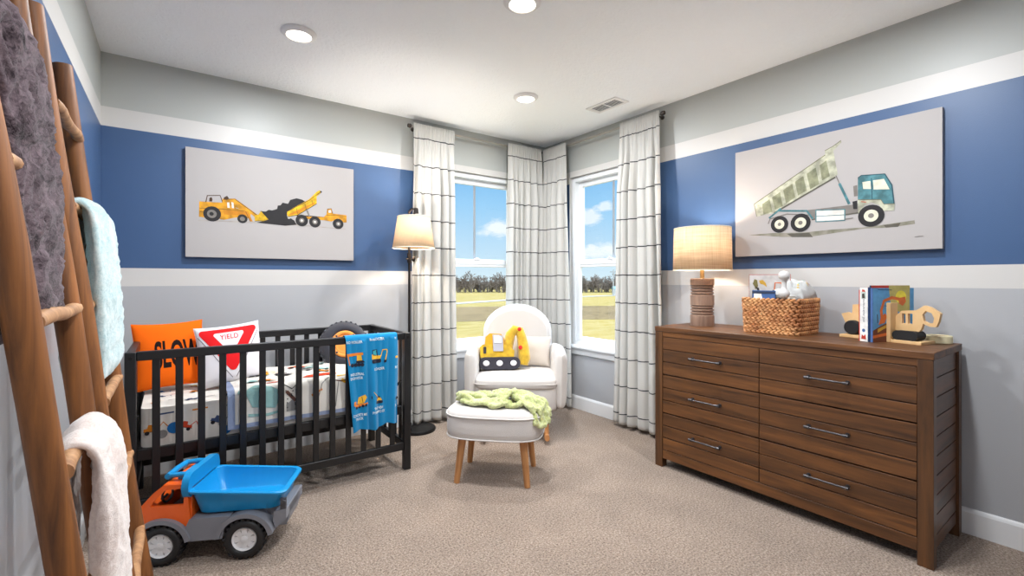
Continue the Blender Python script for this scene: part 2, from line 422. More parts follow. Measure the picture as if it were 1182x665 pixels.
def window(name, h, axis):
    """double-hung window in the hole h; built facing -y at the origin then turned"""
    w = (h[1] - h[0]) / 2; z0, z1 = h[2], h[3]; mid = (h[0] + h[1]) / 2
    if axis == 'y': o = thing(name, None, None, (mid, YB, 0), 0)
    else: o = thing(name, None, None, (XR, mid, 0), R(-90))
    struct(o)
    # frame fills the reveal from y=+.03 to +.12
    def ring(mb, x, za, zb, t, y0, y1, tb=None):
        tb = tb or t
        mb.box(-x, -x + t, y0, y1, za, zb); mb.box(x - t, x, y0, y1, za, zb)
        mb.box(-x + t, x - t, y0, y1, zb - t, zb); mb.box(-x + t, x - t, y0, y1, za, za + tb)
    mb = MB(); ring(mb, w - .001, z0 + .001, z1 - .001, .045, .035, .135); mb.build('window_frame', M_vinyl, o, bevel=0.004)
    zm = 1.462
    up = MB(); ring(up, w - .045, zm - .038, z1 - .045, .052, .09, .122, .07); s1 = up.build('upper_sash', M_vinyl, o, bevel=0.004)
    lo = MB(); ring(lo, w - .045, z0 + .045, zm + .038, .052, .052, .086, .045)
    lo.box(-w + .097, w - .097, .058, .086, zm - .038, zm + .03)
    s2 = lo.build('lower_sash', M_vinyl, o, bevel=0.004)
    MB().box(-w + .09, w - .09, .104, .108, zm, z1 - .09).build('pane', M_glass, s1, smooth=0)
    MB().box(-w + .09, w - .09, .067, .071, z0 + .085, zm - .03).build('pane', M_glass, s2, smooth=0)
    MB().box(-.012, .012, .098, .1035, zm + .03, z1 - .095).build('window_grid', M_grid, s1, bevel=0.002)
    MB().box(-.03, .03, .04, .058, zm + .030, zm + .045).cyl((0, .045, zm + .045), (0, .045, zm + .056), .012).build('latch', M_vinyl, s2, bevel=0.002)
    st = MB().box(-w - .04, w + .04, -.05, .04, z0 - .018, z0 + .008); st.build('window_sill', M_trim, o, bevel=0.006, seg=3)
    MB().box(-w - .02, w + .02, -.02, 0, z0 - .082, z0 - .018).build('window_apron', M_trim, o, bevel=0.004)
window('window_1', W1, 'y'); window('window_2', W2, 'x')

# ------------------------------------------------------------------ outdoors
GZ = -3.2
def field_mat(name, a, b, c, sc=(0.06, 1.2)):
    m, nt, bs = newmat(name); bs.inputs['Roughness'].default_value = 1.0; bs.inputs['Specular IOR Level'].default_value = 0.0
    g = N(nt, 'ShaderNodeNewGeometry')
    n1 = N(nt, 'ShaderNodeTexNoise', Scale=sc[0], Detail=6.0, Roughness=0.7); n2 = N(nt, 'ShaderNodeTexNoise', Scale=sc[1], Detail=6.0, Roughness=0.75)
    mp = N(nt, 'ShaderNodeMapping'); mp.inputs['Rotation'].default_value = (0, 0, R(36)); mp.inputs['Scale'].default_value = (0.35, 1.0, 1.0)
    L(nt, g.outputs['Position'], mp.inputs['Vector']); L(nt, mp.outputs[0], n1.inputs['Vector']); L(nt, mp.outputs[0], n2.inputs['Vector'])
    x1 = N(nt, 'ShaderNodeMix', data_type='RGBA'); x1.inputs[6].default_value = C(*a); x1.inputs[7].default_value = C(*b)
    x2 = N(nt, 'ShaderNodeMix', data_type='RGBA'); x2.inputs[7].default_value = C(*c)
    for n, x in ((n1, x1), (n2, x2)):
        r = N(nt, 'ShaderNodeMapRange'); r.inputs[1].default_value = 0.4; r.inputs[2].default_value = 0.62; L(nt, n.outputs['Fac'], r.inputs[0]); L(nt, r.outputs[0], x.inputs[0])
    L(nt, x1.outputs[2], x2.inputs[6]); L(nt, x2.outputs[2], bs.inputs['Base Color']); return m
gf = MB().grid(lambda u, v: (-150 + 500 * u, -60 + 460 * v, GZ - 0.02), 4, 4)
tag(gf.build('grass_field', field_mat('dry grass', (106, 90, 50), (90, 80, 42), (112, 100, 68)), smooth=0), 'wide field of dry yellow grass stretching to the tree line outside both windows', 'grass', kind='stuff')
def strip(name, pts, w, m, z, label, cat, kind=None):
    poly = stroke(pts, w); mb = MB().prism([poly], GZ - 0.3, z, 'xy'); o = mb.build(name, m, smooth=0)
    return tag(o, label, cat, kind=kind)
strip('stubble_patch', [(14, 62), (42, 50), (66, 34)], 26, field_mat('dark crop stubble', (82, 70, 52), (56, 48, 36), (96, 82, 60), (0.12, 1.6)), GZ + 0.005,
      'dark brown crop stubble in the field behind the window left of the glider', 'stubble', 'stuff')
struct(tag(strip('gravel_road', [(-10, 50), (20, 66.8), (42.3, 75.8), (58.3, 81.9), (81.6, 86.2), (101.6, 87.4), (160, 84)], 3.4, mat('pale gravel', (108, 104, 94), 1.0, var=.1, vscale=1.5), GZ + 0.06,
      'pale gravel road crossing the field outside', 'road')))
# bare trees along the far edge of the field
M_bark = mat('grey brown bark', (84, 74, 64), 0.95, var=.25, vscale=1.0); M_twig = mat('bare twigs', (98, 84, 71), 1.0, var=.3, vscale=0.8)
def make_tree(seed, h):
    rnd = random.Random(seed)
    t = thing('bare_tree', 'leafless brown tree in the row along the far edge of the field', 'tree', group='bare trees along the far field edge')
    tr = MB(); cr = MB()
    tr.tube([(0, 0, 0), (rnd.uniform(-.2, .2), 0, h * .3), (rnd.uniform(-.3, .3), 0, h * .55), (rnd.uniform(-.4, .4), 0, h * .8)], [.28, .2, .13, .05], 6)
    def branch(p, d, l, r, dep):
        q = p + d * l
        (tr if dep == 0 else cr).tube([p, q], [r, r * .6], 3, caps=False)
        if dep < 4:
            for _ in range(3 if dep < 3 else 4):
                nd = (d + Vector((rnd.uniform(-1, 1), rnd.uniform(-1, 1), rnd.uniform(-.25, .8))) * .75).normalized()
                branch(p + d * l * rnd.uniform(.45, 1), nd, l * rnd.uniform(.5, .8), max(r * .55, .028), dep + 1)
    for k in range(12):
        a = rnd.uniform(0, 2 * PI); z = h * rnd.uniform(.03, .55)
        branch(Vector((0, 0, z)), Vector((math.cos(a) * .8, math.sin(a) * .8, rnd.uniform(.3, 1))).normalized(), h * rnd.uniform(.18, .28), .1, 0)
    tr.build('trunk', M_bark, t, smooth=0, fix=False); cr.build('crown', M_twig, t, smooth=0, fix=False)
    return t
protos = [make_tree(s, h) for s, h in ((3, 6.2), (8, 7.0), (12, 5.4))]
rt = random.Random(5); k = 0
line = []
for row in range(3):
    for i in range(30): line.append((i / 29, row))
a0, a1, b0, b1 = Vector((66, 146)), Vector((99, 121)), Vector((104, 118)), Vector((133, 98))
for row in range(3):
    for (p, q, n) in ((a0, a1, 16), (b0, b1, 16)):
        for i in range(n):
            pt = p.lerp(q, (i + rt.uniform(-.35, .35)) / (n - 1)); dirn = Vector((.589, .808)) * (row * 5 + rt.uniform(-2, 2) + 3)
            src = protos[k % 3]; o = src if k < 3 else copytree(src); k += 1
            sc = rt.uniform(.75, 1.12)
            o.location = (pt.x + dirn.x, pt.y + dirn.y, GZ - .1); o.scale = (sc * 1.25, sc * 1.25, sc); o.rotation_euler = (0, 0, rt.uniform(0, 6.28))
# utility pole and a small far shed
up_ = thing('utility_pole', 'tall thin pale pole standing beyond the field in the right window', 'pole', (99.8, 88.6, GZ))
MB().cyl((0, 0, 0), (0, 0, 7.2), .16, .11, 10).build('post', mat('weathered pole', (120, 120, 116), .8), up_)
MB().box(-1.0, 1.0, -.06, .06, 6.5, 6.68).build('crossarm', mat('crossarm wood', (96, 92, 88), .8), up_, rot=(0, 0, R(-36)))
sh = thing('shed', 'tiny white shed with a teal roof by the road in the right window', 'shed', (104.5, 90, GZ), R(-38))
MB().box(-2.2, 2.2, -1.5, 1.5, 0, 1.7).build('wall', mat('white siding', (130, 132, 132), .7), sh)
MB().prism([[(-1.7, 1.7), (1.7, 1.7), (0, 2.5)]], -2.4, 2.4, 'yz').build('roof', mat('teal roof', (50, 90, 94), .6), sh)
MB().box(-.5, .5, -1.54, -1.5, 0, 1.4).build('door', mat('grey shed door', (120, 130, 135), .6), sh)

# ------------------------------------------------------------------ sky and sun
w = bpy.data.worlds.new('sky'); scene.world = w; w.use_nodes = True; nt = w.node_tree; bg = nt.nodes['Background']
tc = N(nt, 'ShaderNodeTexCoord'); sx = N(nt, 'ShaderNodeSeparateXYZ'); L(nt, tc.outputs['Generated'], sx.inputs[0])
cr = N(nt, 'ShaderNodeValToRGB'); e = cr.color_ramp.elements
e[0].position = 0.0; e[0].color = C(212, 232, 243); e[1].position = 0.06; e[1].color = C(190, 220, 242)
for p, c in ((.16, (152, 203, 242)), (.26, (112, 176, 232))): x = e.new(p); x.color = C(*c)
x = e.new(.36); x.color = (4.0, 4.8, 6.0, 1); x = e.new(1.0); x.color = (7.5, 9.0, 11.0, 1)  # unseen overhead sky, brightened far above the visible band to light the room
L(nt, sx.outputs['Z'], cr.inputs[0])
# a few soft clouds low over the horizon
prev = cr.outputs[0]
nz = N(nt, 'ShaderNodeTexNoise', Scale=16.0, Detail=6.0, Roughness=0.65); mpz = N(nt, 'ShaderNodeMapping'); mpz.inputs['Scale'].default_value = (1, 1, 2.2)
L(nt, tc.outputs['Generated'], mpz.inputs['Vector']); L(nt, mpz.outputs[0], nz.inputs['Vector'])
def cloud(c, rx, rz, amt):
    global prev
    d = Vector(c).normalized()
    sb = N(nt, 'ShaderNodeVectorMath', operation='SUBTRACT'); sb.inputs[1].default_value = d; L(nt, tc.outputs['Generated'], sb.inputs[0])
    ml = N(nt, 'ShaderNodeVectorMath', operation='MULTIPLY'); ml.inputs[1].default_value = (1 / rx, 1 / rx, 1 / rz); L(nt, sb.outputs[0], ml.inputs[0])
    ln = N(nt, 'ShaderNodeVectorMath', operation='LENGTH'); L(nt, ml.outputs[0], ln.inputs[0])
    sc_ = N(nt, 'ShaderNodeMath', operation='MULTIPLY_ADD'); sc_.inputs[1].default_value = -2.6; sc_.inputs[2].default_value = 1.3 ; L(nt, nz.outputs['Fac'], sc_.inputs[0])
    ad = N(nt, 'ShaderNodeMath', operation='ADD'); L(nt, ln.outputs['Value'], ad.inputs[0]); L(nt, sc_.outputs[0], ad.inputs[1])
    mr = N(nt, 'ShaderNodeMapRange'); mr.inputs[1].default_value = 1.0; mr.inputs[2].default_value = 0.45; mr.inputs[3].default_value = 0; mr.inputs[4].default_value = amt
    L(nt, ad.outputs[0], mr.inputs[0])
    mx = N(nt, 'ShaderNodeMix', data_type='RGBA'); mx.inputs[7].default_value = C(248, 250, 252); L(nt, mr.outputs[0], mx.inputs[0]); L(nt, prev, mx.inputs[6]); prev = mx.outputs[2]
for c in (((.56, .829, .112), .05, .026, .85), ((.532, .85, .10), .03, .012, .5), ((.716, .716, .135), .045, .022, .75), ((.765, .683, .064), .05, .026, .85), ((.735, .70, .056), .045, .02, .7), ((.751, .692, .156), .03, .012, .7), ((.69, .73, .05), .05, .016, .5)): cloud(*c)
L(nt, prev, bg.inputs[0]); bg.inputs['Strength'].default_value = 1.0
sun = bpy.data.lights.new('sun', 'SUN'); sun.energy = 3.0; sun.angle = R(0.6); sun.color = (1, .95, .86)
so = bpy.data.objects.new('sun', sun); COL.objects.link(so); so.rotation_euler = (R(52), 0, R(-48 + 0)); so.location = (0, 0, 8)
# prints on the two canvases, in metres from the lower left corner
ART_L = [ ("p",'shadow',[(0.072,0.254),(0.19,0.261),(0.433,0.267),(0.698,0.268),(1.072,0.256),(1.06,0.251),(0.698,0.26),(0.433,0.259),(0.076,0.249)]),("p",'yel',[(0.078,0.383),(0.116,0.384),(0.228,0.388),(0.3,0.355),(0.384,0.34),(0.39,0.313),(0.375,0.289),(0.3,0.29),(0.224,0.267),(0.203,0.268),(0.194,0.275),(0.108,0.275),(0.076,0.277)]),("p",'yel2',[(0.219,0.338),(0.379,0.337),(0.384,0.307),(0.224,0.304)]),("s",'brn',0.003,[(0.078,0.337),(0.224,0.342),(0.379,0.338)]),("s",'brn',0.003,[(0.079,0.311),(0.108,0.313)]),("s",'brn',0.006,[(0.116,0.382),(0.124,0.428),(0.2,0.437),(0.217,0.385)]),("p",'brn',[(0.135,0.389),(0.137,0.413),(0.149,0.42),(0.155,0.406),(0.152,0.389)]),("c",'blk',(0.153,0.303),0.053),("c",'gry',(0.151,0.303),0.029),("c",'blk',(0.149,0.303),0.013),("p",'yel',[(0.214,0.416),(0.292,0.424),(0.362,0.373),(0.438,0.316),(0.424,0.293),(0.397,0.318),(0.3,0.36),(0.214,0.357)]),("s",'brn',0.004,[(0.219,0.412),(0.292,0.42),(0.433,0.314)]),("p",'brn',[(0.222,0.425),(0.242,0.439),(0.253,0.423),(0.242,0.409),(0.224,0.41)]),("p",'wht',[(0.242,0.392),(0.256,0.393),(0.259,0.354),(0.244,0.354)]),("p",'wht',[(0.268,0.397),(0.281,0.393),(0.285,0.354),(0.271,0.355)]),("p",'yel2',[(0.357,0.338),(0.372,0.341),(0.402,0.268),(0.386,0.267)]),("s",'brn',0.003,[(0.357,0.338),(0.386,0.267)]),("c",'blk',(0.337,0.283),0.032),("c",'gry',(0.337,0.282),0.016),("p",'blk',[(0.451,0.348),(0.488,0.348),(0.507,0.363),(0.53,0.36),(0.563,0.374),(0.568,0.4),(0.587,0.404),(0.601,0.425),(0.639,0.42),(0.654,0.451),(0.698,0.468),(0.738,0.462),(0.774,0.441),(0.758,0.418),(0.659,0.366),(0.63,0.332),(0.639,0.306),(0.679,0.299),(0.7,0.265),(0.62,0.252),(0.544,0.256),(0.488,0.258),(0.429,0.262),(0.47,0.278)]),("p",'blk',[(0.591,0.282),(0.659,0.311),(0.684,0.294),(0.695,0.265),(0.601,0.254)]),("p",'yelb',[(0.456,0.349),(0.507,0.289),(0.47,0.276),(0.417,0.272),(0.413,0.314),(0.44,0.322)]),("s",'brn',0.003,[(0.456,0.349),(0.507,0.289),(0.417,0.272)]),("s",'brn',0.014,[(0.7,0.332),(0.799,0.335),(0.946,0.333)]),("s",'gry',0.012,[(0.774,0.382),(0.791,0.334)]),("p",'yelb',[(0.635,0.364),(0.789,0.47),(0.845,0.534),(0.866,0.549),(0.884,0.536),(0.845,0.498),(0.845,0.443),(0.708,0.341),(0.639,0.322),(0.63,0.34)]),("s",'brn',0.004,[(0.635,0.362),(0.789,0.462),(0.877,0.539)]),("s",'brn',0.005,[(0.639,0.322),(0.708,0.341),(0.845,0.441)]),("p",'yel2',[(0.644,0.342),(0.83,0.452),(0.833,0.442),(0.713,0.352),(0.647,0.333)]),("s",'brn',0.003,[(0.698,0.391),(0.706,0.347)]),("s",'brn',0.003,[(0.758,0.429),(0.768,0.387)]),("s",'brn',0.003,[(0.809,0.467),(0.818,0.424)]),("c",'blk',(0.877,0.537),0.007),("p",'yel',[(0.768,0.332),(0.898,0.34),(0.919,0.361),(0.924,0.406),(0.956,0.412),(0.967,0.373),(1.075,0.368),(1.077,0.309),(1.053,0.307),(1.011,0.338),(0.956,0.308),(0.903,0.315),(0.768,0.313)]),("p",'wht',[(0.933,0.396),(0.952,0.399),(0.956,0.379),(0.935,0.377)]),("s",'brn',0.003,[(0.919,0.355),(0.989,0.363),(1.075,0.359)]),("s",'brn',0.004,[(0.924,0.405),(0.956,0.412),(0.967,0.373)]),("c",'blk',(0.736,0.3),0.045),("c",'gry',(0.736,0.3),0.019),("c",'wht',(0.736,0.3),0.008),("c",'blk',(0.832,0.296),0.043),("c",'gry',(0.832,0.296),0.02),("c",'wht',(0.832,0.296),0.009),("c",'blk',(1.009,0.293),0.042),("c",'gry',(1.011,0.293),0.019),("c",'wht',(1.011,0.293),0.008),]
ART_R = [ ("p",'smear',[(0.094,0.148),(0.252,0.149),(0.435,0.137),(0.601,0.142),(0.777,0.141),(0.892,0.15),(0.995,0.159),(0.997,0.139),(0.881,0.129),(0.777,0.134),(0.614,0.12),(0.492,0.108),(0.315,0.118),(0.204,0.134)]),("p",'smear2',[(0.346,0.136),(0.478,0.134),(0.499,0.104),(0.376,0.113)]),("p",'smear2',[(0.859,0.145),(0.936,0.151),(0.925,0.13),(0.87,0.13)]),("p",'bed',[(0.134,0.359),(0.568,0.611),(0.601,0.57),(0.628,0.467),(0.268,0.283),(0.151,0.271)]),("p",'bedd',[(0.187,0.352),(0.236,0.379),(0.256,0.292),(0.196,0.28)]),("p",'bedd',[(0.252,0.388),(0.303,0.416),(0.321,0.323),(0.272,0.303)]),("p",'bedd',[(0.323,0.427),(0.379,0.461),(0.397,0.368),(0.34,0.337)]),("p",'bedd',[(0.394,0.469),(0.444,0.499),(0.464,0.402),(0.413,0.378)]),("p",'bedd',[(0.464,0.508),(0.515,0.539),(0.534,0.432),(0.484,0.407)]),("p",'bedd',[(0.537,0.548),(0.577,0.574),(0.593,0.47),(0.55,0.451)]),("s",'olv',0.005,[(0.134,0.359),(0.361,0.489),(0.568,0.606)]),("s",'smear2',0.01,[(0.265,0.281),(0.435,0.367),(0.622,0.459)]),("s",'olv',0.004,[(0.151,0.271),(0.134,0.359)]),("p",'bed',[(0.565,0.632),(0.608,0.649),(0.651,0.675),(0.655,0.664),(0.611,0.621),(0.635,0.47),(0.591,0.479),(0.572,0.577)]),("s",'olv',0.004,[(0.565,0.632),(0.608,0.649),(0.651,0.675)]),("s",'gry',0.006,[(0.625,0.468),(0.648,0.404)]),("s",'teal',0.014,[(0.643,0.417),(0.694,0.286)]),("p",'gry',[(0.464,0.277),(0.704,0.28),(0.741,0.284),(0.747,0.228),(0.492,0.214)]),("s",'teal',0.012,[(0.233,0.251),(0.292,0.294),(0.464,0.273),(0.499,0.218)]),("s",'teal',0.012,[(0.292,0.294),(0.308,0.308)]),("s",'smear2',0.008,[(0.492,0.214),(0.741,0.229)]),("s",'gry',0.008,[(0.228,0.213),(0.24,0.245),(0.346,0.266),(0.478,0.244)]),("p",'wht',[(0.517,0.27),(0.671,0.258),(0.671,0.192),(0.517,0.199)]),("s",'teal',0.006,[(0.515,0.27),(0.674,0.257)]),("s",'teal',0.006,[(0.671,0.258),(0.671,0.192)]),("s",'teal',0.006,[(0.674,0.192),(0.515,0.199)]),("s",'teal',0.006,[(0.517,0.199),(0.517,0.27)]),("s",'teal',0.004,[(0.513,0.232),(0.671,0.225)]),("s",'gry',0.006,[(0.671,0.198),(0.714,0.201)]),("p",'gry',[(0.714,0.39),(0.734,0.393),(0.736,0.328),(0.718,0.328)]),("p",'blk',[(0.71,0.298),(0.734,0.302),(0.734,0.251),(0.714,0.254)]),("p",'teal',[(0.737,0.433),(0.753,0.443),(0.865,0.434),(0.897,0.366),(0.907,0.258),(0.853,0.265),(0.824,0.293),(0.737,0.308)]),("s",'teald',0.006,[(0.737,0.433),(0.753,0.445),(0.865,0.434),(0.897,0.366),(0.907,0.258)]),("s",'teald',0.004,[(0.803,0.421),(0.806,0.3)]),("p",'crm',[(0.759,0.406),(0.798,0.406),(0.801,0.359),(0.763,0.365)]),("p",'crm',[(0.81,0.407),(0.861,0.407),(0.887,0.344),(0.813,0.354)]),("p",'bed',[(0.737,0.305),(0.847,0.291),(0.861,0.264),(0.91,0.26),(0.907,0.223),(0.859,0.225),(0.838,0.263),(0.801,0.282),(0.768,0.269),(0.753,0.22),(0.739,0.226)]),("s",'olv',0.004,[(0.737,0.305),(0.847,0.291),(0.861,0.264),(0.91,0.26)]),("s",'red',0.005,[(0.753,0.293),(0.777,0.286)]),("c",'blk',(0.3,0.203),0.055),("c",'crm',(0.3,0.203),0.031),("c",'gry',(0.3,0.203),0.011),("c",'blk',(0.428,0.201),0.059),("c",'crm',(0.428,0.201),0.034),("c",'gry',(0.428,0.201),0.013),("c",'blk',(0.801,0.205),0.063),("c",'crm',(0.801,0.205),0.035),("c",'gry',(0.801,0.205),0.014),("s",'gry',0.003,[(0.996,0.069),(1.015,0.071),(1.032,0.07)]),] 
# ------------------------------------------------------------------ canvas prints
PC = {'shadow': (176, 168, 160), 'yel': (226, 158, 34), 'yel2': (202, 130, 24), 'yelb': (240, 190, 30), 'brn': (74, 48, 26), 'blk': (38, 36, 38), 'gry': (128, 122, 116), 'wht': (232, 226, 218),
      'smear': (150, 144, 132), 'smear2': (92, 88, 78), 'bed': (200, 200, 176), 'bedd': (150, 152, 122), 'olv': (112, 110, 86), 'teal': (84, 138, 146), 'teald': (38, 78, 90), 'crm': (226, 222, 200), 'red': (190, 90, 60)}
M_canvas = mat('white canvas', (174, 169, 167), .8, bump=.12, bscale=900)
PK = list(PC); PM = [M_canvas] + [mat('print ' + k, PC[k], .8, var=.28 if k in ('bedd', 'teal', 'smear', 'bed', 'yel', 'yelb') else .1, vscale=22, rgb2=(120, 118, 100) if k == 'smear' else None) for k in PK]
PI_ = {k: i + 1 for i, k in enumerate(PK)}
def canvas(name, w, h, items, label, loc, rotz):
    mb = MB(); d = .035
    mb.box(0, w, -d, 0, 0, h)
    o_items = items
    draw(mb, o_items, lambda u, v, l: (u, -d - l, v), PI_)
    o = mb.build(name, PM, smooth=0, fix=False, loc=loc, rot=(0, 0, rotz))
    return tag(o, label, 'wall art')
canvas('canvas_print', 1.133, .75, ART_L, 'white canvas print of yellow loader, coal pile and dump truck, above the crib', (.066, YB - .002, 1.455), 0)
canvas('canvas_print', 1.108, .742, ART_R, 'white canvas print of a teal dump truck with raised bed, above the dresser', (XR - .002, 1.746, 1.462), R(-90))

# ------------------------------------------------------------------ crib
M_black = mat('black painted wood', (24, 24, 26), .38, bump=.03, bscale=90)
M_metal_d = mat('dark metal', (46, 44, 44), .4, .8)
cx0, cx1, cy0, cy1, ct = -.197, 1.316, 2.982, 3.725, .935
crib = thing('crib', 'black wooden baby crib with slatted sides beneath the yellow construction print', 'crib', (cx0, cy0, 0))
lw, dp = cx1 - cx0, cy1 - cy0
for x in (0, lw - .046):
    for y in (0, dp - .046):
        p = MB().box(x, x + .046, y, y + .046, 0, ct).build('post', M_black, crib, bevel=.004)
        if y == 0: MB().cyl((x + .023, -.001, ct - .03), (x + .023, .004, ct - .03), .009, seg=12).build('bolt', M_metal_d, p)
for y in (0, dp - .046):
    MB().box(.046, lw - .046, y + .006, y + .040, ct - .046, ct).build('top_rail', M_black, crib, bevel=.005)
    MB().box(.046, lw - .046, y + .008, y + .038, .137, .186).build('bottom_rail', M_black, crib, bevel=.004)
    for k in range(14):
        x = (-.072 + .0972 * k) - cx0
        MB().box(x - .017, x + .017, y + .016, y + .030, .18, ct - .04).build('slat', M_black, crib, bevel=.003)
for x in (.006, lw - .040):
    MB().box(x, x + .034, .046, dp - .046, ct - .046, ct).build('side_rail', M_black, crib, bevel=.004)
    MB().box(x, x + .034, .046, dp - .046, .137, .186).build('side_bottom_rail', M_black, crib, bevel=.004)
    for k in range(6):
        y = .13 + k * .0975
        MB().box(x + .010, x + .024, y - .017, y + .017, .18, ct - .04).build('side_slat', M_black, crib, bevel=.003)
    # metal hanger that carries the base
    MB().tube([(x + (.04 if x < .1 else -.006), .07, .60), (x + (.04 if x < .1 else -.006), .35, .40), (x + (.04 if x < .1 else -.006), dp - .07, .60)], .007, 8).build('hanger', M_metal_d, crib)
fr = MB().box(.046, lw - .046, .047, .077, .372, .428).box(.046, lw - .046, dp - .077, dp - .047, .372, .428).box(.05, .08, .077, dp - .077, .372, .428).box(lw - .08, lw - .05, .077, dp - .077, .372, .428)
fr.box(.08, lw - .08, .077, dp - .077, .405, .425)
fr.build('base_frame', M_black, crib, bevel=.003)

# mattress in a printed sheet
X_, Y_ = lambda x: x - cx0, lambda y: y - cy0
FAB = {'sheet': (226, 221, 212), 'wht': (232, 229, 224), 'tealp': (150, 190, 186), 'yelp': (232, 176, 40), 'redp': (204, 74, 48), 'blup': (40, 110, 176), 'brnp': (104, 72, 62), 'navp': (70, 84, 116), 'grp': (138, 136, 134), 'orp': (214, 130, 44), 'trim': (142, 154, 182), 'blk': (48, 44, 46)}
FK = list(FAB); FM = [mat('bedding ' + k, FAB[k], .95, bump=.1, bscale=160, spec=.1, var=.05) for k in FK]; FI = {k: i for i, k in enumerate(FK)}
def truckmark(items, x, y, s, body, dark='blk', a=0.0):
    """small printed digger or lorry: body, cab, arm and wheels"""
    def tr(p): return (x + s * (p[0] * math.cos(a) - p[1] * math.sin(a)), y + s * (p[0] * math.sin(a) + p[1] * math.cos(a)))
    items.append(('p', body, [tr(p) for p in ((-.5, 0), (.45, 0), (.45, .22), (.1, .25), (.05, .5), (-.25, .5), (-.3, .25), (-.5, .22))]))
    items.append(('s', body, .07 * s, [tr((.3, .2)), tr((.6, .62)), tr((.95, .2))]))
    items.append(('s', dark, .03 * s, [tr((-.5, .0)), tr((.5, .0))]))
    for wx in (-.3, .25): items.append(('c', dark, tr((wx, -.08)), .14 * s))
mt = thing('crib_mattress', 'crib mattress in a cream fitted sheet printed with little trucks, lying in the black crib', 'mattress', (cx0 + .75, cy0 + dp / 2, .428))
mw, md, mh = 1.38, .60, .20
mb = MB().prism([rrect(-mw / 2, mw / 2, -md / 2, md / 2, .05)], 0, mh, 'xy', 0)
mb.build('mattress_core', FM[FI['sheet']], mt, bevel=.025, seg=4)
its = []
rs = random.Random(11)
def front(u, v, l): return (u - mw / 2, -md / 2 - l - .001, v)
for i in range(9):
    x = .05 + i * .15; truckmark(its, x + rs.uniform(-.02, .02), .06 + rs.uniform(-.02, .05), rs.uniform(.05, .075), rs.choice(['blup', 'redp', 'grp', 'orp', 'yelp', 'navp']), a=rs.uniform(-.4, .4))
    its.append(('s', rs.choice(['redp', 'navp', 'orp', 'grp']), .008, [(x + .02, .165), (x + .09, .168)]))
its.append(('c', 'blup', (.14, .085), .030)); its.append(('c', 'blup', (.375, .03), .024)); its.append(('c', 'grp', (.09, .06), .022))
mb = MB(); draw(mb, its, front, FI)
its2 = []
for i in range(8):
    for j in range(3):
        x = .08 + i * .17 + rs.uniform(-.03, .03); y = .1 + j * .17 + rs.uniform(-.03, .03)
        truckmark(its2, x, y, rs.uniform(.05, .08), rs.choice(['blup', 'redp', 'grp', 'orp', 'yelp', 'navp']), a=rs.uniform(-1, 1))
        its2.append(('s', rs.choice(['redp', 'navp', 'orp', 'grp']), .007, [(x + .05, y + .03), (x + .11, y + .035)]))
draw(mb, its2, lambda u, v, l: (u - mw / 2, v - md / 2, mh + .001 + l), FI)
mb.box(-mw / 2 + .05, mw / 2 - .05, -md / 2 + .05, md / 2 - .05, .01, mh + .0005, 0)
mb.box(-mw / 2 + .05, mw / 2 - .05, -md / 2 - .0005, -md / 2 + .1, .025, mh - .025, 0)
mb.build('fitted_sheet', FM, mt, smooth=0, fix=False)

# quilt over the right two thirds, its front edge hanging down
qx0, qx1 = .245, 1.235
q = thing('quilt', 'cream quilt printed with big construction machines and edged in blue-grey, spread over the crib mattress', 'quilt', (qx0, cy0 + .06, .43))
topz = .20
def quilt_pt(u, s, l=0.0):
    """u across 0..w, s from hanging hem (0) up the front and over the top"""
    w_ = qx1 - qx0; hang = .205
    n = noise.noise(Vector((u * 7, s * 7, 1.3))) * .012 + noise.noise(Vector((u * 17, s * 15, 4.3))) * .004
    # rounded corner between front and top
    r = .035
    if s < hang - r: p = Vector((u, -.008, s + .028)); nn = Vector((0, -1, 0))
    elif s < hang + r:
        a = (s - hang + r) / (2 * r) * PI / 2
        p = Vector((u, -.008 + r * (1 - math.cos(a)), .028 + hang - r + r * math.sin(a) * 1.0)); nn = Vector((0, -math.cos(a), math.sin(a)))
    else: p = Vector((u, -.008 + r + (s - hang - r), .028 + hang)); nn = Vector((0, 0, 1))
    edge = min(1, min(u, w_ - u) / .10)
    p.z += (.018 * edge if s > hang else .018 * edge * s / hang)
    lean = .03 * (1 - s / hang) * (math.sin(u * 19) * .5) if s < hang else 0
    p += nn * (n + l + .004) + Vector((0, -abs(lean) * .3, 0))
    if p.z + .43 < .632 and s > hang + r: p.z = .202
    return p
w_ = qx1 - qx0
mb = MB().grid(lambda a, b: quilt_pt(a * w_, b * .80), 60, 60, FI['sheet'])
o = mb.build('quilt_cover', FM, q, smooth=180, fix=False)
sm = o.modifiers.new('Solid', 'SOLIDIFY'); sm.thickness = .012; sm.offset = -1
def qf(u, v, l): return quilt_pt(u, v, l + .002)
its = [('p', 'trim', [(0, 0), (w_, 0), (w_, .022), (.035, .022), (.035, .8), (0, .8)])]
mb = MB(); draw(mb, its, qf, FI, sub=.03)
